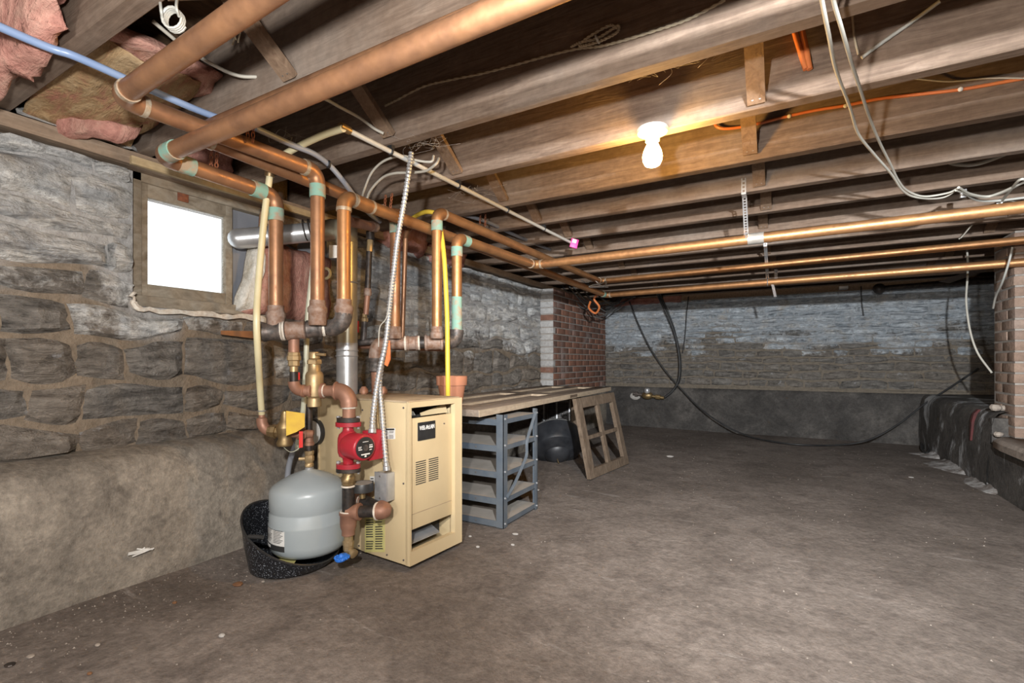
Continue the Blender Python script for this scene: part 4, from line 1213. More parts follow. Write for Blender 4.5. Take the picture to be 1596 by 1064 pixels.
ytag = MB()
yp = [(446, 640), (475, 644), (475, 665), (462, 673), (446, 679)]
vs = [at(x, y, D=1.93 + 0.0005 * (x - 446)) for x, y in yp] + [at(x, y, D=1.945 + 0.0005 * (x - 446)) for x, y in yp]
K = 5
tgy = part('paper_tag', ytag.add(vs, [tuple(range(5)), tuple(range(5, 10))[::-1]] + [(k, (k + 1) % 5, 5 + (k + 1) % 5, 5 + k) for k in range(5)]), 'paper_yellow', fv, 'yellow paper instruction tag')
part('lever', MB().hexa([g(466, 672, 1.94), g(472, 672, 1.94), g(472, 672, 1.95), g(466, 672, 1.95), g(466, 698, 1.93), g(472, 697, 1.93), g(472, 697, 1.94), g(466, 698, 1.94)]), 'lever_red', fv, 'red valve lever')
part('tag_wire', MB().tube(spline([g(436, 684), g(440, 694), g(452, 704, 1.95), g(464, 700, 1.94), g(470, 692, 1.96)], 6), 0.0016, 5), 'poly_clear', fv)
# hoses
def hose(name, label, cat, pts, r, mat, n=8, seg=10, group=None):
    return solo(name, MB().tube(spline(pts, n), r, seg), mat, label, cat, group)
hs = thing('poly_hose', 'pale yellow poly hose dropping from the ceiling to the fill valve', 'hose', g(408, 640))
part('tube', MB().tube(spline([at(535, 200, Z=1.66), at(505, 210, Z=1.665), at(470, 226, Z=1.66), at(440, 243, D=1.85), at(424, 258, D=1.87), at(419, 285, D=1.88), at(413, 330, D=1.88), at(407, 390, D=1.88), at(402, 450, D=1.86), at(400, 500, D=1.83), at(402, 550, D=1.86), at(405, 600, D=1.95), at(408, 645, D=2.0)], 8), 0.0125, 12), 'poly_tube', hs)
part('coupling', MB().cyl(at(421, 262, D=1.87), at(420, 275, D=1.875), 0.018, seg=10), 'brass_dark', hs)
part('hose_clamp', MB().torus(at(408, 640, D=1.995), (0, 0, 1), 0.0135, 0.003, 14, 6), 'steel', hs)
hose('poly_hose', 'clear greenish poly tube running down behind the air separator', 'hose', [at(491, 338, D=2.10), at(489, 400, D=2.12), at(484, 450, D=2.14), at(479, 500, D=2.15), at(477, 560, D=2.15), at(474, 620, D=2.16), at(470, 660, D=2.18), at(462, 700, D=2.25)], 0.0115, 'poly_clear')
hose('drain_tube', 'blue-grey drain tube slanting down to the floor behind the tank', 'hose', [at(462, 690, D=2.24), at(456, 706, D=2.25), at(450, 728, D=2.26), at(447, 760, D=2.26), at(445, 800, D=2.27)], 0.013, 'pex_grey')

# ================================================================== RETURN HEADER BEHIND THE BOILER
rh = thing('return_header', 'rusty bronze return header with white-ringed joints under the return risers', 'pipe manifold', at(640, 545, D=2.45))
h0, h1 = at(586, 536, D=2.42), at(700, 533, D=2.47)
hp_ = lambda x: h0.lerp(h1, (x - 586) / (700 - 586))
def hfit(name, a, b_, r, mat, rim=True, seg=18):
    p0, p1 = hp_(a), hp_(b_); L = (p1 - p0).length
    pr = [(r * 0.9, 0), (r * 1.1, 0.003), (r * 1.1, 0.013), (r, 0.017), (r, L - 0.017), (r * 1.1, L - 0.013), (r * 1.1, L - 0.003), (r * 0.9, L)] if rim and L > 0.05 else [(r, 0), (r, L)]
    return part(name, MB().lathe(p0, p1 - p0, pr, seg), mat, rh)
hfit('pipe', 590, 632, 0.029, 'rusty_fitting', False)
hfit('coupling', 632, 652, 0.034, 'rusty_fitting')
hfit('dope_ring', 630, 634, 0.037, 'pipe_dope', False)
hfit('dope_ring', 650, 654, 0.037, 'pipe_dope', False)
hfit('black_nipple', 652, 664, 0.030, 'black_iron', False)
hfit('tee', 661, 691, 0.037, 'rusty_fitting')
hfit('nipple', 690, 699, 0.029, 'iron_fitting', False)
part('elbow', MB().tube(arc(hp_(697), V((R712.x, R712.y, hp_(700).z)), R712 + V((0, 0, 0.02)), 8), 0.036, 18), 'iron_fitting', rh)
part('elbow', MB().tube(arc(hp_(596), hp_(586), hp_(586) + V((0, 0, -0.07)), 8), 0.036, 18), 'rusty_fitting', rh)
for p in (R680, R617):
    part('adapter', MB().lathe(V((p.x, p.y, hp_(640).z + 0.02)), (0, 0, 1), [(0.030, 0), (0.034, 0.006), (0.034, 0.03), (0.029, 0.034), (0.029, 0.06)], 10), 'rusty_fitting', rh)
part('return_drop', MB().cyl(hp_(586) + V((0, 0, -0.06)), at(588, 622, D=2.42), 0.026, seg=16), 'bronze', rh)
part('valve_body', MB().lathe(hp_(586) + V((0, 0, -0.14)), (0, 0, 1), [(0.028, 0), (0.036, 0.005), (0.036, 0.02), (0.031, 0.03), (0.031, 0.05), (0.036, 0.06), (0.036, 0.075), (0.028, 0.08)], 10), 'iron_fitting', rh)
lv = [(601, 530), (608, 531), (609, 560), (604, 571), (599, 568), (602, 552)]
vs = [at(x, y, D=2.34) for x, y in lv] + [at(x, y, D=2.355) for x, y in lv]
part('valve_lever', MB().add(vs, [tuple(range(6)), tuple(range(6, 12))[::-1]] + [(k, (k + 1) % 6, 6 + (k + 1) % 6, 6 + k) for k in range(6)]), 'lever_orange', rh, 'bright orange valve lever')
part('header_rear_pipe', MB().cyl(at(548, 536, D=2.62), at(694, 541, D=2.62), 0.024, seg=14), 'bronze', rh)
for x in (567, 597):
    b0 = at(x, 624, D=2.40)
    part('outlet_stub', MB().lathe(b0, (0, 0, 1), [(0.017, 0), (0.017, 0.035), (0.022, 0.037), (0.022, 0.052), (0.010, 0.07)], 12), 'bronze', rh)
# gas drop with brass cock
gp = thing('gas_pipe', 'narrow black iron gas drop with brass cock beside the flue', 'pipe', at(567, 540, D=2.55))
G = lambda x, y, D=2.55: at(x, y, D=D)
part('valve_cap', MB().cyl(G(577, 374), G(577, 361), 0.022, seg=12), 'black_iron', gp)
part('brass_cock', MB().cyl(G(576, 392), G(577, 374), 0.016, seg=8), 'brass', gp)
part('upper_pipe', MB().cyl(G(573, 458), G(575.5, 392), 0.016, seg=12), 'black_iron', gp)
part('coupling', MB().lathe(G(573, 461), (0, 0, 1), [(0.018, 0), (0.020, 0.003), (0.020, 0.035), (0.016, 0.04)], 12), 'rusty_fitting', gp)
part('middle_pipe', MB().cyl(G(570, 490), G(573, 458), 0.0145, seg=12), 'bronze', gp)
part('brass_union', MB().lathe(G(568, 502), (0, 0, 1), [(0.014, 0), (0.019, 0.003), (0.019, 0.02), (0.013, 0.026), (0.013, 0.045)], 6), 'brass', gp)
part('lower_pipe', MB().cyl(G(566, 532), G(568, 500), 0.0165, seg=12), 'iron_fitting', gp)
part('foot_tee', MB().cyl(G(552, 534), G(592, 531), 0.018, seg=12), 'iron_fitting', gp)
part('red_handle', MB().box(-0.006, 0.006, -0.006, 0.006, -0.03, 0.03, m=lambda t: G(557, 509, 2.5) + t, bev=0.002), 'lever_red', gp, 'small red handle')

# ================================================================== ARMOURED CABLES
def armoured(label, pts, r=0.0105, n=10):
    c_ = spline(pts, n)
    # dense resampling so the spiral ridges read
    out = []
    for a, b_ in zip(c_, c_[1:]):
        L = (b_ - a).length; k = max(1, int(L / 0.003))
        out += [a.lerp(b_, i / k) for i in range(k)]
    N = len(out)
    t = thing('armoured_cable', label, 'cable', pts[-1], 'armoured cables down to the boiler')
    mb_ = MB().tube(out, lambda s: r * (1 + 0.17 * math.sin(s * (N - 1) * math.pi * 0.5)), 8)
    part('conduit', mb_, 'galvanised', t, sharp=180)
    part('connector', MB().lathe(pts[-1], (V(pts[-2]) - V(pts[-1])), [(r * 1.5, 0), (r * 1.5, 0.016), (r * 1.15, 0.02), (r * 1.15, 0.03)], 10), 'steel', t)
    return t
armoured('armoured cable from the joist down to the red pump', [at(641, 238, Z=1.69), at(636, 275, D=1.92), at(629, 320, D=1.95), at(620, 370, D=1.97), at(614, 420, D=1.98), at(607, 480, D=2.0), at(601, 535, D=2.0), at(593, 570, D=2.0), at(586, 610, D=1.98), at(581, 650, D=1.95), at(580, 675, D=1.93)])
armoured('armoured cable strapped alongside, ending at the grey junction box', [at(600, 540, D=2.03), at(595, 570, D=2.02), at(592, 600, D=2.01), at(595, 640, D=2.0), at(598, 680, D=1.98), at(601, 715, D=1.96), at(603, 733, D=1.955)], 0.0095)
hose('thin_cable', 'thin brown control cable beside the armoured cables', 'cable', [at(597, 548, D=2.05), at(590, 600, D=2.04), at(588, 640, D=2.03), at(592, 690, D=2.02), at(600, 735, D=2.01)], 0.0035, 'brass_dark')
hose('thin_cable', 'thin cream wire looping from the ceiling past the orange lever', 'cable', [at(612, 430, D=1.97), at(604, 490, D=1.97), at(592, 510, D=1.99), at(590, 540, D=2.0)], 0.0022, 'cable_white')

# ================================================================== CEILING SERVICES
# grey plastic rod clipped under the joists
rod = thing('plastic_rod', 'straight grey plastic pipe clipped below the joists with a magenta end tag', 'pipe', at(700, 285, Z=1.668))
r0, r1 = at(543, 203, Z=1.668), at(892, 379, Z=1.664)
part('tube', MB().cyl(r0, r1, 0.0095, seg=12), 'pvc_grey', rod)
part('hose_clamp', MB().cyl(at(530, 196, Z=1.668), at(545, 204, Z=1.668), 0.0135, seg=12), 'brass_dark', rod)
for k in range(6):
    yj = JY[9 + k] + jt / 2
    t = (yj - r0.y) / (r1.y - r0.y)
    if 0.02 < t < 0.98:
        p = r0.lerp(r1, t)
        part('clip', MB().torus(p, r1 - r0, 0.0105, 0.0045, 12, 6).box(p.x - 0.012, p.x + 0.012, p.y - 0.008, p.y + 0.008, p.z + 0.008, ZJ), 'clip_black', rod)
te = at(895, 379, Z=1.655)
part('end_tag', MB().box(-0.028, 0.028, -0.002, 0.018, -0.03, 0.03, m=lambda q_: te + RT * (q_.x * 0.9 + q_.z * 0.25) + FW * q_.y + V((0, 0, q_.z - q_.x * 0.25)), bev=0.003), 'magenta', rod, 'magenta foam tag')
part('tag_print', MB().box(-0.018, 0.012, -0.0035, -0.002, 0.002, 0.026, m=lambda q_: te + RT * (q_.x * 0.9 + q_.z * 0.25) + FW * q_.y + V((0, 0, q_.z - q_.x * 0.25))), 'paper_white', rod)
# blue tube
bt = thing('blue_water_tube', 'blue plastic water tube running above the copper mains', 'pipe', at(290, 165, Z=1.648))
part('tube', MB().tube(spline([V((-1.585, -0.3, 1.65)), at(0, 42, Z=1.65), at(120, 89, Z=1.65), at(230, 138, Z=1.648), at(330, 180, Z=1.646), at(400, 200, Z=1.646)], 8), 0.0105, 12), 'pex_blue', bt)
part('tail_tube', MB().tube(spline([at(398, 199.5, Z=1.646), at(456, 226, Z=1.645), at(490, 240, Z=1.645), at(514, 258, D=1.93), at(535, 282, D=1.98), at(553, 306, D=2.08), at(575, 332, D=2.28), at(592, 345, D=2.45)], 8), 0.0105, 12), 'pex_grey', bt)
part('clip', MB().torus(at(512, 256, D=1.92), (0.3, 1, 0), 0.012, 0.005, 12, 6), 'clip_black', bt)
hose('blue_water_tube', 'blue-grey tube threading behind the upper far return pipe', 'pipe', [at(718, 333, D=2.8), at(760, 346, D=3.0), at(800, 365, D=3.3), at(840, 382, D=3.7), at(880, 398, D=4.1), at(915, 410, D=4.5)], 0.011, 'pex_grey')
# yellow gas tube
yt = thing('yellow_tube', 'bright yellow flexible gas tube hanging in front of the return header', 'pipe', at(698, 622, D=2.38))
part('tube', MB().tube(spline([at(640, 342, D=2.6), at(655, 333, D=2.52), at(668, 330, D=2.46), at(680, 335, D=2.44), at(687, 360, D=2.42), at(692, 400, D=2.38), at(695, 450, D=2.37), at(697, 500, D=2.36), at(697.5, 550, D=2.36), at(698, 600, D=2.36), at(698, 640, D=2.42)], 8), 0.0115, 12), 'gas_yellow', yt)
mb = MB()
for k in range(30):
    y = 350 + k * 9
    c_ = at(687 + 10 * min(1, (y - 350) / 130), y, D=2.36); 
# cream wires looped between the joists above the boiler
hose('loop_wire', 'cream wire looping out of the joist bay above the mains', 'cable', [at(564, 310, D=2.2), at(568, 295, D=2.15), at(580, 268, D=2.1), at(600, 250, D=2.05), at(628, 243, D=2.0), at(650, 250, D=2.0), at(672, 252, D=1.98), at(676, 243, Z=1.70)], 0.005, 'cable_white')
hose('loop_wire', 'lower cream wire looping beside the blue-grey tube', 'cable', [at(571, 312, D=2.2), at(578, 296, D=2.15), at(596, 277, D=2.1), at(615, 270, D=2.05), at(640, 269, D=2.03), at(664, 266, D=2.0), at(680, 255, D=1.97), at(684, 247, Z=1.70)], 0.0055, 'cable_white')
hose('cream_cable', 'cream cable drooping along the joist bay over the fat main', 'cable', [at(238, 33, Z=1.82), at(290, 75, Z=1.80), at(340, 105, Z=1.77), at(372, 118, Z=1.76), at(400, 120, Z=1.77)], 0.0055, 'cable_white')
hose('cream_cable', 'cream cable crossing below the bridging beside the plastic rod', 'cable', [at(480, 152, Z=1.76), at(505, 154, Z=1.76), at(530, 167, Z=1.75), at(560, 183, Z=1.74), at(583, 200, Z=1.72), at(598, 208, Z=1.705)], 0.0055, 'cable_white')
# coil of pale tubing hooked overhead
cl = thing('tube_coil', 'small coil of pale blue cable hooked on the near ceiling', 'cable', at(265, 22, Z=1.64))
cc_ = at(266, 26, Z=1.66)
coil = [cc_ + RT * (0.022 * math.cos(t)) + V((0, 0, 0.024 * math.sin(t))) + FW * (0.0025 * t / 3) for t in [k * 0.45 for k in range(56)]]
part('coil', MB().tube(coil, 0.0032, 6), 'cable_grey', cl)
part('hanging_loop', MB().tube(spline([at(246, -30, Z=1.80), at(249, -5, Z=1.72), at(251, 15, Z=1.67), cc_ - RT * 0.02], 6), 0.0032, 6).tube(spline([at(277, -30, Z=1.80), at(276, -5, Z=1.72), at(275, 12, Z=1.67), cc_ + RT * 0.02], 6), 0.0032, 6), 'cable_grey', cl)
# knot of old twine
kn = thing('twine_knot', 'frayed knot of old twine hanging from the near blocking', 'twine', at(358, 50, Z=1.74))
kc = at(360, 36, Z=1.78); mb = MB(); R4 = random.Random(4)
for k in range(14):
    a = kc + V((R4.uniform(-.012, .012), R4.uniform(-.012, .012), R4.uniform(-.005, .012)))
    mb.tube(spline([a, a + V((R4.uniform(-.018, .018), R4.uniform(-.018, .018), -0.012)), a + V((R4.uniform(-.025, .01), R4.uniform(-.01, .01), -R4.uniform(0.02, 0.055)))], 5), 0.0022, 5)
mb.tube([kc, kc + V((0, 0, 0.10))], 0.0018, 5)
part('strands', mb, 'string', kn)
part('knot', MB().ball(kc, 0.013, seg=10, rings=6), 'string', kn)
# twisted string stapled along a joist with a tied hank
yA = JY[9] - 0.006
ts = thing('tan_cord', 'twisted tan cord stapled along a joist with a tied hank', 'cord', at(930, 60, Y=yA))
def twist(pts, r=0.0026):
    c_ = spline(pts, 10); mb_ = MB()
    for ph_ in (0, math.pi):
        out = []
        for i, p in enumerate(c_):
            d = (c_[min(i + 1, len(c_) - 1)] - c_[max(i - 1, 0)]).normalized(); u, w2 = frame_for(d)
            out.append(p + u * (r * 0.8 * math.cos(i * 1.3 + ph_)) + w2 * (r * 0.8 * math.sin(i * 1.3 + ph_)))
        mb_.tube(out, r, 6)
    return mb_
part('cord', twist([at(1130, 0, Y=yA), at(1075, 29, Y=yA), at(1030, 45, Y=yA), at(975, 62, Y=yA), at(935, 72, Y=yA), at(900, 76, Y=yA), at(850, 88, Y=yA), at(800, 102, Y=yA), at(750, 115, Y=yA), at(700, 125, Y=yA), at(660, 135, Y=yA), at(620, 155, Y=yA), at(600, 165, Y=yA)]), 'string', ts)
part('hank', twist([at(890, 73, Y=yA - .004), at(905, 66, Y=yA - .01), at(930, 60, Y=yA - .012), at(955, 45, Y=yA - .012), at(964, 40, Y=yA - .01), at(962, 50, Y=yA - .01), at(940, 62, Y=yA - .015), at(915, 70, Y=yA - .012), at(903, 70, Y=yA - .01), at(920, 56, Y=yA - .016), at(950, 40, Y=yA - .014), at(962, 44, Y=yA - .01)]), 'string', ts)
part('tie', MB().torus(at(931, 61, Y=yA - .013), (1, 0, 0.4), 0.011, 0.0035, 12, 6), 'cable_grey', ts)
# two long cables sagging to the right
z_ = 1.635
hose('house_cable', 'grey house cable sagging below the joists, left strand of the pair', 'cable', [at(1276, -40, Z=z_), at(1281, 0, Z=z_), at(1292, 56, Z=z_), at(1303, 109, Z=z_), at(1325, 168, Z=z_), at(1338, 209, Z=z_), at(1363, 241, Z=z_), at(1389, 271, Z=z_), at(1408, 298, Z=z_ - .01), at(1431, 308, Z=z_ - .01), at(1468, 308, Z=1.64), at(1494, 294, Z=1.67)], 0.0046, 'cable_white', group='pair of sagging house cables')
hose('house_cable', 'grey house cable sagging below the joists, right strand of the pair', 'cable', [at(1294, -40, Z=1.645), at(1299, 0, Z=1.645), at(1311, 42, Z=1.645), at(1326, 94, Z=1.645), at(1341, 140, Z=1.645), at(1356, 185, Z=1.645), at(1371, 222, Z=1.645), at(1388, 256, Z=1.645), at(1400, 281, Z=1.64), at(1414, 297, Z=1.635), at(1440, 306, Z=1.63), at(1476, 301, Z=1.645), at(1492, 294, Z=1.67)], 0.0046, 'cable_white', group='pair of sagging house cables')
yBf = JY[10] - 0.008
hose('thin_wire', 'thin tan wire hanging to a hook on the joist face', 'cable', [at(1327, 0, Y=yBf), at(1329, 30, Y=yBf), at(1332, 60, Y=yBf), at(1338, 85, Y=yBf)], 0.0032, 'string')
hose('joist_cable', 'pale cable slanting up across the joist beside the hook', 'cable', [at(1343, 90, Y=yBf), at(1370, 70, Y=yBf), at(1420, 35, Y=yBf), at(1465, 2, Y=yBf - .02)], 0.0055, 'cable_grey')
# orange cables
yo = JY[10] - 0.014
hose('orange_cable', 'orange cable dropping in a loop beside the bridging, left strand', 'cable', [at(1239, 15, Y=yo), at(1238, 45, Y=yo), at(1246, 75, Y=yo), at(1256, 108, Y=yo)], 0.0085, 'cable_orange', group='orange cable loop')
hose('orange_cable', 'orange cable dropping in a loop beside the bridging, right strand', 'cable', [at(1250, 18, Y=yo), at(1250, 45, Y=yo), at(1256, 75, Y=yo), at(1262, 108, Y=yo)], 0.0085, 'cable_orange', group='orange cable loop')
yC = JY[11] - 0.008
oc = thing('orange_cable', 'orange cable stapled along the joist behind the bulb', 'cable', at(1400, 150, Y=yC))
part('sheath', MB().tube(spline([at(1112, 185, Y=yC - .03), at(1118, 198, Y=yC - .03), at(1140, 200, Y=yC - .02), at(1185, 192, Y=yC), at(1220, 183, Y=yC), at(1270, 172, Y=yC), at(1320, 164, Y=yC), at(1370, 154, Y=yC), at(1430, 147, Y=yC), at(1500, 139, Y=yC), at(1596, 122, Y=yC), at(1700, 104, Y=yC)], 6), 0.0058, 8), 'cable_orange', oc)
for x, y in ((1318, 165), (1497, 139), (1230, 181)):
    part('staple', MB().ball(at(x, y, Y=yC - .005), 0.008, 0.006, 0.008, 8, 6), 'paper_white', oc)
hose('thin_wire', 'thin cream wire lying along the same joist as the orange cable', 'cable', [at(1388, 120, Y=yC - .05), at(1430, 123, Y=yC - .03), at(1480, 127, Y=yC - .01), at(1540, 122, Y=yC - .01), at(1600, 122, Y=yC - .01)], 0.0028, 'cable_white')
yE = JY[13] - 0.01
hose('sagging_cable', 'pale grey cable drooping between joists at the right', 'cable', [at(1470, 250, Y=yE - .05), at(1492, 256, Y=yE - .1), at(1520, 256, Y=yE - .12), at(1555, 245, Y=yE - .12), at(1600, 224, Y=yE - .08), at(1640, 205, Y=yE)], 0.0085, 'cable_grey')
bun = thing('cable_bundle', 'tangle of white cables tied under the joists near the brick pillar', 'cable', at(1555, 315, Z=1.64))
for pts, r, m_ in (([(1490, 296), (1512, 303), (1535, 307), (1560, 300), (1596, 284), (1640, 270)], 0.006, 'cable_white'),
                   ([(1494, 292), (1512, 302), (1540, 306), (1570, 297), (1610, 275)], 0.0055, 'cable_white'),
                   ([(1500, 298), (1520, 311), (1550, 313), (1596, 308), (1640, 303)], 0.0055, 'cable_grey'),
                   ([(1538, 328), (1558, 316), (1575, 296), (1590, 280), (1605, 282), (1630, 290)], 0.006, 'cable_white'),
                   ([(1556, 316), (1575, 312), (1600, 322), (1640, 335)], 0.005, 'cable_white')):
    part('cable', MB().tube(spline([at(x, y, Z=1.655) for x, y in pts], 8), r, 8), m_, bun)
part('tie', MB().torus(at(1558, 315, Z=1.655), (1, 0.4, 0), 0.014, 0.004, 12, 6), 'paper_white', bun)
part('staple_block', MB().box(-.012, .012, -.012, .012, -.01, .03, m=lambda t: at(1501, 305, Z=1.66) + t, bev=.003), 'steel', bun)
hose('thin_wire', 'thin wire crossing down from the cable tangle to the far joists', 'cable', [at(1556, 318, Z=1.65), at(1540, 328, D=2.9), at(1520, 345, D=3.0), at(1500, 368, D=3.1), at(1495, 372, D=3.1)], 0.004, 'cable_white')
# white cable down to the pillar
hose('white_cable', 'white cable hanging in an arc from the joists to the brick pillar', 'cable', [at(1505, 372, D=3.75), at(1508, 400, D=3.75), at(1508, 430, D=3.7), at(1506, 470, D=3.65), at(1512, 515, D=3.6), at(1524, 550, D=3.55), at(1546, 581, D=3.47)], 0.0068, 'cable_white')
hose('grey_cable', 'grey cable curling down the face of the brick pillar', 'cable', [at(1578, 385, D=3.0), at(1572, 410, D=3.02), at(1562, 440, D=3.1), at(1552, 462, D=3.25), at(1548, 480, D=3.35)], 0.006, 'cable_grey')

# ---- bulb
lh = thing('light_bulb', 'lit bare bulb in a white porcelain holder on a joist', 'light bulb', (-0.415, 1.775, 1.52))
bc = V((-0.42, 1.772, 0))
part('holder', MB().lathe(bc, (0, 0, 1), [(0.054, ZJ - 0.001), (0.056, ZJ - 0.006), (0.052, ZJ - 0.016), (0.032, ZJ - 0.026), (0.026, ZJ - 0.034), (0.024, ZJ - 0.046), (0.012, ZJ - 0.047)], 24), 'porcelain', lh)
part('bulb', MB().lathe(bc, (0, 0, 1), [(0.014, ZJ - 0.042), (0.016, ZJ - 0.050), (0.023, ZJ - 0.065), (0.031, ZJ - 0.082), (0.0345, ZJ - 0.100), (0.033, ZJ - 0.116), (0.025, ZJ - 0.131), (0.010, ZJ - 0.138)], 24), 'bulb_lit', lh, 'glowing warm bulb', sharp=80)
# ---- perforated strap hangers
def strap(label, top, bot, wd=0.011):
    top, bot = V(top), V(bot)
    d = (bot - top); L = d.length; d.normalize(); side = V((1, 0, 0)); nn = d.cross(side).normalized()
    t = thing('pipe_strap', label, 'pipe hanger', bot)
    mb_ = MB()
    mm = lambda q_: top + side * q_.x + nn * q_.y + d * q_.z
    n = max(4, int(L / 0.016)); s = L / n
    for k in range(n):     # ladder of rungs round punched holes
        mb_.box(-wd, wd, -0.001, 0.001, k * s, k * s + s * 0.45, m=mm)
        mb_.box(-wd, -wd * 0.45, -0.001, 0.001, k * s + s * 0.45, (k + 1) * s, m=mm)
        mb_.box(wd * 0.45, wd, -0.001, 0.001, k * s + s * 0.45, (k + 1) * s, m=mm)
    part('band', mb_, 'galvanised', t)
    part('loop', MB().torus(bot + V((0, 0, -0.02)), (1, 0, 0), 0.029, 0.003, 18, 6), 'galvanised', t)
    return t
sq = at(1163, 373, Y=2.885)
s1 = strap('perforated metal strap with taped joint holding the nearest far copper pipe', (sq.x + 0.003, JY[12] + jt + 0.004, 1.685), (sq.x, 2.89, 1.53))
def strap_tail(t, x, y, z0, z1):
    mb_ = MB(); n = int((z1 - z0) / 0.016)
    for k in range(n):
        za = z0 + (z1 - z0) * k / n; h_ = (z1 - z0) / n
        mb_.box(x - .011, x + .011, y - .001, y + .001, za, za + h_ * .45)
        mb_.box(x - .011, x - .005, y - .001, y + .001, za + h_ * .45, za + h_); mb_.box(x + .005, x + .011, y - .001, y + .001, za + h_ * .45, za + h_)
    mb_.box(x - .011, x + .011, y, JY_at(y) + jt + .004, z0 - .002, z0)
    part('nailed_end', mb_, 'galvanised', t)
JY_at = lambda y: min(JY, key=lambda q_: abs(q_ - y))
strap_tail(s1, sq.x + 0.003, JY[12] - 0.004, 1.682, 1.76)
part('tape_wrap', MB().cyl((sq.x + 0.008, 2.885, 1.5045), (sq.x + 0.085, 2.883, 1.5047), 0.030, seg=18), 'silver_tape', s1)
sp2 = at(1196, 440, Y=4.40)
s2 = strap('perforated metal strap holding the lowest far copper pipe', (sp2.x, JY[15] + jt + 0.004, 1.685), (sp2.x, 4.45, 1.515))
strap_tail(s2, sp2.x, JY[15] - 0.004, 1.682, 1.72)
part('spare_end', MB().box(-.012, .012, -.001, .001, -.12, .0, m=lambda t: V((sp2.x + 0.06, 4.44, 1.62)) + t).box(-.01, .01, -.001, .001, -.13, 0, m=lambda t: V((sp2.x + 0.03 - t.z * 0.2, 4.44, 1.50)) + t), 'iron_fitting', s2)
# ---- rusty chains
def chain(label, top, bot):
    top, bot = V(top), V(bot)
    t = thing('hanger_chain', label, 'chain', bot, 'rusty chains holding up the copper mains')
    d = bot - top; L = d.length; d.normalize(); n = max(3, int(L / 0.015))
    u, w2 = frame_for(d)
    for k in range(n):
        c_ = top + d * (L * (k + 0.5) / n); uu = u if k % 2 else w2
        ring = [c_ + d * (0.0105 * math.sin(a)) + uu * (0.0055 * math.cos(a)) for a in [2 * math.pi * j / 10 for j in range(10)]]
        part('link', MB().tube(ring, 0.0018, 5, closed=True), 'rust', t)
pt = lambda x, y, X: at(x, y, X=X)
for lab_, (xa, ya, xb, yb, D) in (
    ('rusty chain on the end main above the window', (340, 215, 337, 268, 1.72)), ('second strand of rusty chain on the end main above the window', (331, 216, 329, 262, 1.74)),
    ('rusty chain on the middle main', (395, 190, 394, 222, 1.62)), ('second strand of rusty chain on the middle main', (386, 192, 386, 214, 1.64)),
    ('rusty chain behind the armoured cable', (611, 302, 607, 334, 2.2)), ('second strand of rusty chain behind the armoured cable', (601, 304, 599, 328, 2.2)),
    ('rusty chain on the upper far return pipe', (757, 322, 756, 352, 2.85)), ('second strand of rusty chain on the upper far return pipe', (749, 324, 748, 348, 2.85))):
    a = at(xa, ya, D=D); b_ = at(xb, yb, D=D)
    a.z = max(a.z, 1.70) if D < 2 else a.z
    chain(lab_, a, b_)

# ---- black iron pipe at the far wall
bi = thing('iron_pipe', 'black iron pipe with an elbow high along the far wall', 'pipe', (1.3, 6.24, 1.6))
part('pipe', MB().cyl((0.84, 6.25, 1.605), (2.84, 6.25, 1.64), 0.028, seg=14), 'black_iron', bi)
part('elbow', MB().ball((0.84, 6.25, 1.605), 0.055, 0.05, 0.055, 12, 8), 'black_iron', bi)
part('upper_pipe', MB().cyl((0.84, 6.25, 1.61), (1.9, 6.30, 1.675), 0.012, seg=10), 'black_iron', bi)
part('bracket', MB().box(0.50, 0.58, 6.30, 6.385, 1.63, 1.66), 'steel', bi)
# leaning board near pillar
solo('loose_board', MB().hexa([V((1.25, 5.9, 1.60)), V((1.33, 5.9, 1.58)), V((1.33, 5.95, 1.58)), V((1.25, 5.95, 1.60)), V((1.62, 4.9, 1.685)), V((1.72, 4.9, 1.685)), V((1.72, 4.95, 1.685)), V((1.62, 4.95, 1.685))]), 'joist_wood', 'dark board slung under the far joists beside the pillar', 'board')
# ---- water inlet and black lines at the far wall
wv = thing('water_meter', 'brass water meter with a round cap on the far footing', 'water meter', at(1008, 622, Y=6.29))
wc = at(1009, 616, Y=6.29)
part('body', MB().ball(wc, 0.075, 0.05, 0.05, 14, 8), 'brass_dark', wv)
part('cap', MB().lathe(wc + V((0, 0, 0.03)), (0, -0.25, 1), [(0.035, 0), (0.038, 0.01), (0.036, 0.05), (0.025, 0.065)], 16), 'steel', wv)
part('inlet', MB().cyl(at(987, 613, Y=6.30), wc, 0.022, seg=12).cyl(at(990, 614, Y=6.30), at(994, 614, Y=6.30), 0.032, seg=8), 'iron_fitting', wv)
part('outlet', MB().cyl(wc, at(1035, 620, Y=6.28), 0.02, seg=12).cyl(at(1022, 618, Y=6.285), at(1029, 619, Y=6.285), 0.03, seg=8), 'brass_dark', wv)
part('patch', MB().ball(at(990, 617, Y=6.355), 0.07, 0.012, 0.05, 12, 6), 'chip_white', wv, 'pale plaster patch')
hose('black_hose', 'thick black water hose curving from the ceiling to the water meter', 'hose', [at(1022, 452, Y=6.1), at(1030, 470, Y=6.2), at(1042, 495, Y=6.25), at(1053, 525, Y=6.27), at(1059, 560, Y=6.28), at(1058, 590, Y=6.28), at(1049, 608, Y=6.28), at(1036, 619, Y=6.28)], 0.014, 'rubber')
hose('black_hose', 'second black hose curving alongside the thick one', 'hose', [at(1026, 452, Y=6.15), at(1036, 475, Y=6.26), at(1048, 505, Y=6.29), at(1056, 535, Y=6.31), at(1061, 565, Y=6.32), at(1059, 592, Y=6.32), at(1052, 606, Y=6.31)], 0.011, 'rubber')
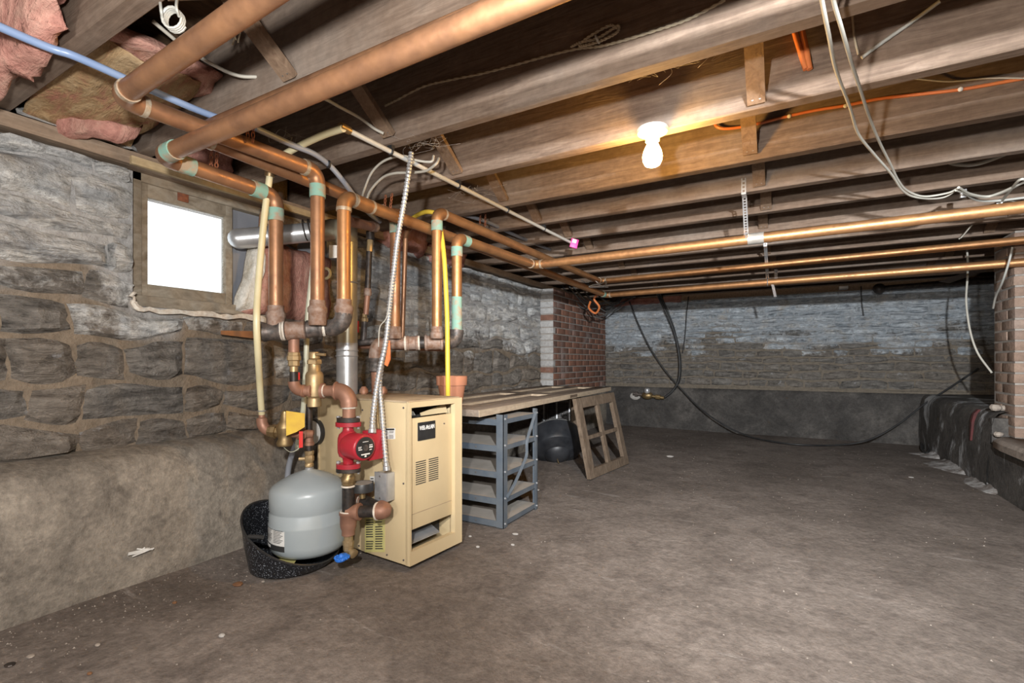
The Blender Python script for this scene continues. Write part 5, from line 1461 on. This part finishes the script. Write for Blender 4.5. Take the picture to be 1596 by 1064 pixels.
hose('black_cable', 'long black cable drooping across the far wall and lying along the floor', 'cable', [at(981, 470, Y=6.3), at(995, 505, Y=6.3), at(1012, 540, Y=6.3), at(1035, 575, Y=6.29), at(1058, 602, Y=6.27), at(1090, 635, Y=6.2), at(1125, 660, Y=6.1), at(1165, 679, Y=6.0), at(1200, 687, Z=0.014), at(1250, 693, Z=0.014), at(1310, 693, Z=0.014), at(1355, 685, Y=5.92), at(1400, 661, Y=6.0), at(1440, 630, Y=6.1), at(1480, 604, Y=6.2), at(1525, 574, Y=6.3)], 0.0085, 'rubber')
hose('thin_black_wire', 'thin black wire trailing down the far wall beside the hoses', 'cable', [at(1073, 462, Y=6.33), at(1070, 490, Y=6.34), at(1068, 520, Y=6.35), at(1064, 550, Y=6.35)], 0.006, 'rubber')
hose('thin_black_wire', 'thin black wire hanging below the steel bracket on the far wall', 'cable', [at(1342, 446, Y=6.36), at(1343, 470, Y=6.37), at(1346, 492, Y=6.37)], 0.006, 'rubber')
hose('black_cable_end', 'stub of black cable standing at the foot of the right wall', 'cable', [at(1437, 678, Y=6.3), at(1437, 690, Y=6.25), at(1437, 700, Z=0.012), at(1444, 706, Z=0.012), at(1449, 700, Y=5.9), at(1448, 692, Y=5.95)], 0.012, 'rubber')
# dark wiring tangle in the far corner
tg_ = thing('wire_tangle', 'tangle of dark wires and orange cord in the far corner by the brick pier', 'cable', at(925, 470, Y=5.0))
R5 = random.Random(9)
for k in range(7):
    x0_, y0_ = 862 + R5.uniform(0, 50), 428 + R5.uniform(0, 20)
    part('wire', MB().tube(spline([at(x0_, y0_, Y=5.1), at(x0_ + 25, y0_ + 30, Y=5.3), at(x0_ + 50, y0_ + 45 + R5.uniform(-8, 8), Y=5.5), at(960 + R5.uniform(0, 25), 470 + R5.uniform(-12, 12), Y=5.9), at(990, 460 + R5.uniform(-4, 4), Y=6.1)], 7), 0.008, 7), 'rubber_dust', tg_)
part('orange_cord', MB().tube(spline([at(932, 458, Y=4.75), at(926, 466, Y=4.75), at(934, 478, Y=4.8), at(928, 488, Y=4.85), at(918, 480, Y=4.8), at(920, 470, Y=4.75)], 6), 0.011, 8), 'cable_orange', tg_)
solo('tarred_block', MB().box(-0.05, 0.05, -0.03, 0.03, -0.03, 0.03, m=lambda t: at(958, 470, Y=5.7) + t, bev=.01), 'black_iron', 'dark wrapped junction at the far corner under the pipes', 'junction')
# tie wire tangle on the upper far pipe elbow
solo('tie_wire', MB().tube(spline([at(906, 437, D=4.35), at(915, 440, D=4.3), at(925, 436, D=4.3), at(935, 442, D=4.3), at(945, 438, D=4.35), at(942, 446, D=4.3), at(930, 443, D=4.3), at(918, 447, D=4.3), at(948, 447, D=4.35)], 6), 0.0045, 6), 'steel', 'silver tie wire knotted round the far copper elbow', 'wire')

# ================================================================== BENCH, SHELVES AND WHAT STANDS THERE
sh = thing('metal_shelf_unit', 'blue-grey steel shelving unit with five dusty trays under the bench', 'shelf', (-1.6, 2.32, 0))
sx0, sx1, sy0, sy1 = -1.98, -1.25, 2.12, 2.51
hz = 0.578
def angle_post(x, y, dx, dy):
    mb_ = MB()
    mb_.box(min(x, x + dx), max(x, x + dx), min(y, y + 0.003 * math.copysign(1, dy)), max(y, y + 0.003 * math.copysign(1, dy)), 0, hz)
    mb_.box(min(x, x + 0.003 * math.copysign(1, dx)), max(x, x + 0.003 * math.copysign(1, dx)), min(y, y + dy), max(y, y + dy), 0, hz)
    return mb_
for x, y, dx, dy in ((sx1, sy0, -0.042, 0.042), (sx1, sy1, -0.03, -0.03), (sx0, sy0, 0.042, 0.042), (sx0, sy1, 0.03, -0.03)):
    p_ = part('post', angle_post(x, y, dx, dy), 'shelf_blue', sh)
    if x == sx1:
        for z in (0.02, 0.15, 0.285, 0.42, 0.555):
            part('bolt', MB().cyl((sx1 - 0.002, y + dy * 0.4, z), (sx1 + 0.005, y + dy * 0.4, z), 0.0055, seg=8), 'steel', p_)
for z in (0.032, 0.147, 0.283, 0.418, 0.553):
    mb = MB()
    th = 0.032
    mb.box(sx0 + 0.004, sx1 - 0.005, sy0 + 0.004, sy0 + 0.007, z - th, z)
    mb.box(sx0 + 0.004, sx1 - 0.005, sy1 - 0.007, sy1 - 0.004, z - th, z)
    mb.box(sx1 - 0.008, sx1 - 0.005, sy0 + 0.004, sy1 - 0.004, z - th * 0.75, z)
    mb.box(sx0 + 0.004, sx0 + 0.007, sy0 + 0.004, sy1 - 0.004, z - th, z)
    tr_ = part('shelf_tray', mb, 'shelf_blue', sh)
    part('dust_layer', MB().box(sx0 + 0.006, sx1 - 0.007, sy0 + 0.006, sy1 - 0.006, z - 0.006, z - 0.0005), 'shelf_dust', tr_)
    for xx in (-1.42, -1.58):
        part('rivet', MB().cyl((xx, sy0 + 0.005, z - 0.015), (xx, sy0 + 0.0015, z - 0.015), 0.004, seg=8), 'nail', tr_)
part('side_brace', MB().tube(spline([(sx1 + 0.002, sy0 + 0.03, 0.15), (sx1 + 0.002, sy0 + 0.12, 0.21), (sx1 + 0.002, sy0 + 0.22, 0.30), (sx1 + 0.002, sy0 + 0.25, 0.34), (sx1 + 0.002, sy0 + 0.26, 0.42), (sx1 + 0.002, sy1 - 0.03, 0.56)], 5), 0.009, 6), 'shelf_blue', sh)
# old panelled door used as the bench top
ZT = 0.612
b0_, b1_ = V((-1.30, 1.975, 0)), V((-1.425, 4.40, 0))
dl = (b1_ - b0_); DLEN = dl.length; dl.normalize(); dw = V((-dl.y, dl.x, 0))
if dw.x > 0: dw = -dw
dmap = lambda q_: b0_ + dl * q_.y + dw * q_.x + V((0, 0, q_.z))
dt = thing('door_bench', 'old panelled door laid flat as a dusty bench top', 'bench', dmap(V((0.35, DLEN / 2, ZT - 0.036))))
DW = 0.66
dbox = lambda x0, x1, y0, y1, z0, z1, bev=0.002: MB().box(x0, x1, y0, y1, z0, z1, m=dmap, bev=bev)
part('stile', dbox(0.004, 0.12, 0.004, DLEN - 0.003, ZT - 0.034, ZT), 'door_wood', dt)
part('stile', dbox(DW - 0.12, DW, 0.004, DLEN - 0.003, ZT - 0.034, ZT), 'door_wood', dt)
part('edge_strip', dbox(0.0, 0.004, 0.0, DLEN, ZT - 0.034, ZT - 0.001, 0), 'door_edge', dt, 'raw pale door edge')
part('latch_plate', dbox(-0.001, 0.003, 1.30, 1.46, ZT - 0.028, ZT - 0.008, 0), 'sash_wood', dt)
rails = (0.0, 1.22, DLEN - 0.16)
for y in rails:
    part('rail', dbox(0.12, DW - 0.12, y, y + (0.16 if y else 0.22), ZT - 0.034, ZT - 0.001), 'door_wood', dt)
for ya, yb in zip(rails, rails[1:]):
    y0_, y1_ = ya + (0.16 if ya else 0.22), yb
    part('mid_stile', dbox(DW / 2 - 0.05, DW / 2 + 0.05, y0_, y1_, ZT - 0.034, ZT - 0.001), 'door_wood', dt)
    for xa, xb in ((0.12, DW / 2 - 0.05), (DW / 2 + 0.05, DW - 0.12)):
        pn = part('panel', dbox(xa, xb, y0_, y1_, ZT - 0.025, ZT - 0.014, 0.0), 'door_wood', dt)
        mb = MB()
        for e in ((xa, xa + 0.014, y0_, y1_), (xb - 0.014, xb, y0_, y1_), (xa, xb, y0_, y0_ + 0.014), (xa, xb, y1_ - 0.014, y1_)):
            mb.box(e[0], e[1], e[2], e[3], ZT - 0.015, ZT - 0.001, m=dmap)
        part('moulding', mb, 'door_edge', pn)
# far support hidden in the shade under the bench
tr2 = thing('bench_trestle', 'dark wooden trestle in the shade under the far end of the bench', 'trestle', (-1.85, 4.2, 0))
for x in (-2.0, -1.70):
    part('leg', MB().box(x - 0.03, x + 0.03, 4.17, 4.23, 0, ZT - 0.10), 'sash_wood', tr2)
part('crossbar', MB().box(-2.04, -1.66, 4.16, 4.24, ZT - 0.10, ZT - 0.036), 'sash_wood', tr2)
# terracotta pot
tp = at(704, 600, D=2.75); pxy = tp.xy
pot = thing('flower_pot', 'terracotta flower pot on the bench behind the boiler', 'flower pot', (pxy[0], pxy[1], ZT))
k_ = 0.0867
part('body', MB().lathe((pxy[0], pxy[1], 0), (0, 0, 1), [(k_ * 0.66, ZT), (k_ * 0.70, ZT + 0.004), (k_ * 0.90, ZT + 0.105), (k_ * 0.80, ZT + 0.10), (k_ * 0.6, ZT + 0.02)], 32), 'terracotta', pot)
part('rim', MB().lathe((pxy[0], pxy[1], 0), (0, 0, 1), [(k_ * 0.90, ZT + 0.102), (k_ * 0.99, ZT + 0.104), (k_ * 1.02, ZT + 0.150), (k_ * 1.0, ZT + 0.155), (k_ * 0.90, ZT + 0.153), (k_ * 0.86, ZT + 0.105)], 32), 'terracotta', pot)
# sash leaning on the bench
BL, BR, TL, TR = V((-1.247, 3.302, 0.0)), V((-1.164, 3.979, 0.0)), V((-1.335, 3.235, 0.580)), V((-1.285, 3.95, 0.588))
nrm = (BR - BL).cross(TL - BL).normalized()
if nrm.x < 0: nrm = -nrm
def sp_(u, v, d): return BL * (1 - u) * (1 - v) + BR * u * (1 - v) + TL * (1 - u) * v + TR * u * v + nrm * d
sash = thing('window_sash', 'old brown four-light window sash without glass leaning on the bench', 'window sash', (BL + BR) / 2)
def bar(name, u0, u1, v0, v1, d0=0.0, d1=0.032):
    part(name, MB().hexa([sp_(u0, v0, d0), sp_(u1, v0, d0), sp_(u1, v1, d0), sp_(u0, v1, d0), sp_(u0, v0, d1), sp_(u1, v0, d1), sp_(u1, v1, d1), sp_(u0, v1, d1)]), 'sash_wood', sash)
bar('stile', 0, 0.115, 0, 1); bar('stile', 0.90, 1.0, 0, 1)
bar('bottom_rail', 0.115, 0.90, 0, 0.115); bar('top_rail', 0.115, 0.90, 0.875, 1)
bar('muntin', 0.475, 0.54, 0.115, 0.875, 0.004, 0.028)
bar('glazing_bar', 0.115, 0.475, 0.475, 0.52, 0.005, 0.027); bar('glazing_bar', 0.54, 0.90, 0.475, 0.52, 0.005, 0.027)
# tipped black tub
tb = at(867, 690, D=4.15)
tub = thing('black_tub', 'black metal tub tipped on its side under the bench', 'tub', (tb.x, tb.y, 0))
axd = (-FW * 0.72 - V((0, 0, 0.66)) + RT * 0.05).normalized()     # base points to the viewer and down
tbc = tb + V((0, 0, -0.035))
part('shell', MB().lathe(tbc - axd * 0.14, axd, [(0.205, 0), (0.212, 0.01), (0.214, 0.03), (0.213, 0.16), (0.200, 0.185), (0.14, 0.215), (0.11, 0.22), (0.105, 0.232), (0.06, 0.262), (0.03, 0.268)], 36), 'tub_black', tub, sharp=35)
part('rim_bead', MB().torus(tbc - axd * 0.13, axd, 0.213, 0.007, 36, 6), 'rubber_dust', tub)
part('ring_handle', MB().torus(tbc + axd * 0.125 + V((0, 0, -0.02)), RT + V((0, 0, 0.4)), 0.022, 0.0035, 16, 6), 'brass_dark', tub)
# mesh panel
ms = thing('mesh_screen', 'grey wire mesh heater screen leaning under the bench', 'screen', at(867, 700, D=4.6))
mo = at(848, 668, D=4.55); 
mm2 = lambda a, z: mo + RT * a + V((0, 0, z)) + FW * (0.15 * z)
mb = MB()
for k in range(15):
    mb.tube([mm2(0.017 * k, -0.14), mm2(0.017 * k, 0.255)], 0.0022, 4)
for k in range(24):
    mb.tube([mm2(0, -0.13 + 0.0165 * k), mm2(0.238, -0.13 + 0.0165 * k)], 0.0022, 4)
part('wire_mesh', mb, 'mesh_grey', ms)
mb = MB()
for a, b_ in (((0, -0.14), (0, 0.26)), ((0.12, -0.14), (0.12, 0.26)), ((0.24, -0.14), (0.24, 0.26)), ((0, 0.26), (0.24, 0.26)), ((0, -0.14), (0.24, -0.14))):
    mb.tube([mm2(*a), mm2(*b_)], 0.008, 6)
part('frame', mb, 'steel', ms)
part('back_plate', MB().hexa([mm2(-0.13, -0.26) + FW * 0.05, mm2(0.24, -0.26) + FW * 0.05, mm2(0.24, -0.26) + FW * 0.07, mm2(-0.13, -0.26) + FW * 0.07, mm2(-0.13, 0.24) + FW * 0.05, mm2(0.24, 0.24) + FW * 0.05, mm2(0.24, 0.24) + FW * 0.07, mm2(-0.13, 0.24) + FW * 0.07]), 'iron_fitting', ms)
hose('black_wire', 'black wire looped behind the tipped tub', 'cable', [at(829, 664, D=4.2), at(834, 650, D=4.25), at(842, 646, D=4.3), at(846, 655, D=4.3), at(840, 668, D=4.25)], 0.006, 'rubber')

# ================================================================== INSULATION
def batt(name, label, mat, corners, depth, nrm_, seed, n=14, amp=0.03):
    """soft torn batt: a closed cushion between four corner points"""
    a, b_, c_, d = [V(p) for p in corners]; nrm_ = V(nrm_).normalized(); vs = []; fs = []
    for side in (0, 1):
        for j in range(n + 1):
            for i in range(n + 1):
                u, v = i / n, j / n
                p = a * (1 - u) * (1 - v) + b_ * u * (1 - v) + c_ * u * v + d * (1 - u) * v
                e = min(u, 1 - u, v, 1 - v)
                puff = depth * min(1, (e * 5) ** 0.5 + 0.12)
                q_ = V((p.x * 9 + seed, p.y * 9, p.z * 9))
                w2 = V((noise.noise(q_), noise.noise(q_ + V((9, 0, 0))), noise.noise(q_ + V((0, 9, 0)))))
                w3 = V((noise.noise(q_ * 3.2), noise.noise(q_ * 3.2 + V((9, 0, 0))), noise.noise(q_ * 3.2 + V((0, 9, 0)))))
                vs.append(p + (nrm_ * puff if side else V((0, 0, 0))) + w2 * amp + w3 * amp * 0.4)
    m_ = (n + 1) ** 2
    for s in (0, 1):
        for j in range(n):
            for i in range(n):
                k = s * m_ + j * (n + 1) + i
                fs.append((k, k + 1, k + n + 2, k + n + 1))
    for i in range(n):
        for k, k2 in ((i, i + 1), (n * (n + 1) + i, n * (n + 1) + i + 1), (i * (n + 1), (i + 1) * (n + 1)), (i * (n + 1) + n, (i + 1) * (n + 1) + n)):
            fs.append((k, k2, k2 + m_, k + m_))
    return solo(name, MB().add(vs, fs), mat, label, 'insulation', 'fibreglass insulation pieces', sharp=180)
xw = XW
wbt = thing('insulation_batt', 'tall pink batt with a white torn edge stuffed beside the window', 'insulation', at(430, 488, X=-2.25), 'fibreglass insulation pieces')
tmp = batt('x', 'x', 'insulation_pink', [(-2.33, 1.42, 1.09), (-2.33, 1.93, 1.05), (-2.33, 1.93, 1.46), (-2.33, 1.50, 1.46)], 0.085, (1, 0, 0), 3, 16, 0.022)
tmp.name = 'pink_face'; tmp.parent = wbt; tmp.location = tmp.location - wbt.location
for k in ('label', 'category', 'group'):
    if k in tmp: del tmp[k]
insulation_material('insulation_white', (0.50, 0.45, 0.36), (0.74, 0.72, 0.66), (0.86, 0.85, 0.82))
for nm_, mt, cs, dp, sd_ in (('torn_edge', 'insulation_white', [(-2.34, 1.375, 1.09), (-2.33, 1.46, 1.08), (-2.33, 1.52, 1.44), (-2.34, 1.47, 1.45)], 0.075, 8), ('kraft_top', 'insulation_kraft', [(-2.34, 1.50, 1.50), (-2.33, 1.72, 1.47), (-2.33, 1.72, 1.62), (-2.34, 1.52, 1.62)], 0.07, 5)):
    t_ = batt(nm_, 'x', mt, cs, dp, (1, 0, 0), sd_, 10, 0.016)
    for k in ('label', 'category', 'group'):
        del t_[k]
    t_.parent = wbt; t_.location = t_.location - wbt.location
batt('insulation_batt', 'pink batt hanging against the nearest joist over the wall', 'insulation_pink', [(-2.02, 0.50, 1.60), (-1.60, 0.50, 1.66), (-1.52, 0.51, 1.84), (-2.02, 0.50, 1.84)], 0.06, (0, -1, 0), 12, 14, 0.045)
batt('insulation_batt', 'dirty pink batt tucked above the sill at the edge of view', 'insulation_dirty', [(-2.34, 0.12, 1.70), (-2.30, 0.50, 1.70), (-2.12, 0.48, 1.86), (-2.12, 0.12, 1.86)], 0.09, (1, 0, -0.3), 15, 12, 0.03)
batt('insulation_batt', 'tan paper-faced batt sagging from the joist bay above the end main', 'insulation_kraft', [(-2.30, 0.61, 1.70), (-2.30, 0.93, 1.70), (-1.74, 0.92, 1.79), (-1.74, 0.61, 1.79)], 0.03, (0.2, 0, 1), 21, 14, 0.022)
batt('insulation_batt', 'fluffy pink batt lying on the tan paper-faced one', 'insulation_pink', [(-2.30, 0.61, 1.75), (-2.30, 0.95, 1.75), (-1.66, 0.95, 1.82), (-1.70, 0.61, 1.82)], 0.06, (0.2, 0, 1), 25, 14, 0.03)
batt('insulation_batt', 'torn pink strip of batt resting on the sill beside the joist', 'insulation_pink', [(-2.30, 0.72, 1.66), (-2.13, 0.86, 1.665), (-2.12, 0.90, 1.74), (-2.28, 0.70, 1.74)], 0.05, (1, -0.6, 0), 31, 10, 0.025)
batt('insulation_batt', 'pink batt in the joist bay above the window', 'insulation_dirty', [(-2.36, 1.02, 1.70), (-2.36, 1.37, 1.70), (-2.28, 1.37, 1.88), (-2.28, 1.02, 1.88)], 0.08, (1, 0, -0.2), 41, 10, 0.03)
batt('insulation_batt', 'dirty pink batt bulging below the joists behind the return risers', 'insulation_dirty', [(-2.34, 2.30, 1.60), (-2.34, 2.75, 1.58), (-2.26, 2.75, 1.84), (-2.26, 2.30, 1.84)], 0.11, (1, 0, 0), 51, 10, 0.035)
batt('insulation_batt', 'dusty pink batt drooping over the stone wall past the return risers', 'insulation_dirty', [(-2.34, 2.80, 1.58), (-2.34, 3.25, 1.60), (-2.26, 3.25, 1.84), (-2.26, 2.80, 1.84)], 0.09, (1, 0, 0), 61, 10, 0.035)
batt('insulation_batt', 'thin pink batt along the top of the far wall', 'insulation_dirty', [(-2.05, 6.42, 1.60), (-1.15, 6.42, 1.60), (-1.15, 6.38, 1.68), (-2.05, 6.38, 1.68)], 0.05, (0, -1, 0), 71, 10, 0.02)

# ================================================================== SMALL THINGS ON WALL AND FLOOR
solo('wall_shelf_board', MB().hexa([at(344, 521, X=-2.22), at(410, 529, X=-2.22), at(410, 529, X=-2.30), at(344, 521, X=-2.30), at(344, 515, X=-2.22), at(410, 516, X=-2.22), at(410, 516, X=-2.30), at(344, 515, X=-2.30)]), 'copper', 'short rusty metal bar resting across the stones below the window', 'bar')
rg = at(508, 426, D=2.35)
solo('tape_ring', MB().torus(rg, FW + RT * 0.3, 0.024, 0.007, 20, 8), 'poly_tube', 'small cream ring hanging beside the flue', 'ring')
# pale fluff on the footing and floor bits
fl_ = MB(); R6 = random.Random(6)
fc = at(218, 858, X=-2.115)
for k in range(9):
    a = fc + V((0.004, R6.uniform(-0.01, 0.01), R6.uniform(-0.008, 0.008)))
    d = V((0.006, R6.uniform(0.015, 0.05) * R6.choice((-1, 1)), R6.uniform(-0.012, 0.012)))
    fl_.tube([a - d * 0.5, a + V((0.006, 0, 0)), a + d], 0.0028, 5)
solo('fluff', fl_, 'paper_white', 'tuft of white fluff stuck to the concrete footing', 'fluff')
def lump(c_, r, sq, seed):
    mb_ = MB().ball((0, 0, 0), r, r * 0.8, r * sq, 9, 6)
    mb_.v = [v * (1 + 0.4 * noise.noise(v * (0.6 / r) + V((seed * 3.1, 0, 0)))) + V(c_) + V((0, 0, r * sq * 0.7)) for v in mb_.v]
    return mb_
chips = [(345, 990, .014, 'chip_white', 'pale pebble on the floor near the footing'), (738, 912, 0, '', ''), (799, 847, .012, 'chip_white', 'pale plaster chip on the floor in front of the shelving'), (1413, 832, 0, '', ''),
         (836, 763, .026, 'chip_white', 'flat white chip of plaster beside the shelving post'), (1420, 743, .02, 'chip_white', 'small white chip on the floor near the right wall'), (803, 830, .02, 'chip_white', 'chunky plaster crumb in front of the shelving corner'),
         (745, 850, .012, 'chip_white', 'plaster crumb beside the boiler corner'), (733, 834, .011, 'chip_white', 'tiny plaster crumb between boiler and shelving'), (1044, 711, .04, 'chip_white', 'flat pale scrap on the open floor beyond the sash'),
         (272, 938, .012, 'leaf_brown', 'dried brown leaf scrap by the footing'), (370, 910, .026, 'leaf_brown', 'rusty brown clod on the floor before the pail'), (410, 905, .01, 'pebble', 'small grey pebble beside the pail'),
         (152, 1003, .012, 'pebble', 'round grey pebble near the footing'), (16, 1033, .018, 'black_iron', 'dark lump lying at the foot of the wall'), (48, 1020, .016, 'pebble', 'tan pebble among the silt by the wall'), (140, 1047, .010, 'leaf_brown', 'orange-brown crumb among the silt')]
for k, (x, y, r, mt, lb) in enumerate(chips):
    if r:
        c_ = at(x, y, Z=0.0); c_.z = floor_z(c_.x, c_.y)
        solo('floor_chip', lump(c_, r * 0.8, 0.3 if r > 0.015 else 0.45, k), mt, lb, 'debris', 'bits lying on the floor', sharp=25)
# fine grit nobody could count
mb = MB(); R7 = random.Random(17)
for k in range(1500):
    if k < 800:
        y = R7.uniform(0.2, 2.2); x = -2.1 + abs(R7.gauss(0, 0.22))
    else:
        x, y = R7.uniform(-1.9, 1.1), R7.uniform(0.6, 6.0)
    r = R7.uniform(0.0015, 0.0055); z = floor_z(x, y)
    a = R7.uniform(0, 6.28)
    p = [V((x + r * math.cos(a + t) * R7.uniform(.7, 1.3), y + r * math.sin(a + t), z - 0.001)) for t in (0, 2.1, 4.2)]
    mb.add(p + [V((x, y, z + r * 0.8))], [(0, 1, 3), (1, 2, 3), (2, 0, 3)])
g_ = solo('floor_grit', mb, 'grit', 'fine grit scattered over the concrete floor', 'grit', kind='stuff', sharp=20)
# cobwebs and frayed strands under the joists
mb = MB(); R8 = random.Random(29)
for (x, y, n_, sp) in ((655, 222, 26, 26), (1060, 85, 26, 40), (1105, 75, 16, 24), (735, 300, 18, 30), (1005, 110, 14, 20), (450, 215, 10, 20)):
    for k in range(n_):
        a = at(x + R8.uniform(-sp, sp), y + R8.uniform(-sp * .4, sp * .4), **({'Y': 1.5} if 950 < x else {'Z': 1.70}))
        mb.tube(spline([a, a + V((R8.uniform(-.05, .05), R8.uniform(-.03, .03), R8.uniform(-.015, .02))), a + V((R8.uniform(-.1, .1), R8.uniform(-.05, .05), R8.uniform(-.03, .03)))], 4), 0.0005, 3)
solo('cobweb_strands', mb, 'cobweb', 'dusty cobweb strands hanging between the joists', 'cobweb', kind='stuff', sharp=180)

rd = at(1513, 640, X=1.18)
vs = []; fs = []
lv_ = [(0.27, 1.180, 0.012), (0.33, 1.182, 0.022), (0.415, 1.186, 0.03), (0.47, 1.198, 0.034), (0.50, 1.222, 0.036)]
for z, x, h_ in lv_:
    for y, dx in ((-h_, 0.02), (-h_ * 0.6, -0.005), (h_ * 0.6, -0.005), (h_, 0.02)):
        vs.append(V((x + dx, rd.y + y, z)))
for i in range(4):
    for j in range(3):
        fs.append((i * 4 + j, i * 4 + j + 1, i * 4 + j + 5, i * 4 + j + 4))
solo('red_paint_drip', MB().add(vs, fs), 'drip_red', 'dark red paint drip down the low right wall', 'paint drip')

R9 = random.Random(44)
for k, (y0_, y1_, w0_) in enumerate(((5.55, 5.95, 0.22), (4.85, 5.45, 0.26), (4.25, 4.75, 0.14))):
    n_ = 16; vs = []; fs = []
    for i in range(n_ + 1):
        t = i / n_; y = y0_ + (y1_ - y0_) * t
        wd = w0_ * math.sin(math.pi * t) ** 0.6 * (0.6 + 0.7 * abs(noise.noise(V((y * 6, k * 7.0, 0)))))
        for j in range(5):
            x = 1.20 - (0.03 + wd) * j / 4
            vs.append(V((x + 0.02 * noise.noise(V((y * 12, j * 1.0, k * 1.0))), y + 0.02 * noise.noise(V((j * 2.0, y * 9, 3))), floor_z(x, y) + (0.05 if j == 0 else 0.022 if j == 1 else 0.008 if j == 2 else 0.004 if j == 3 else -0.004))))
    for i in range(n_):
        for j in range(4):
            fs.append((i * 5 + j, i * 5 + j + 1, (i + 1) * 5 + j + 1, (i + 1) * 5 + j))
    solo('lime_crust', MB().add(vs, fs), 'lime', ('small', 'widest', 'narrow')[k] + ' white lime crust along the foot of the low right wall', 'lime deposit', 'lime crusts on the floor', sharp=40)
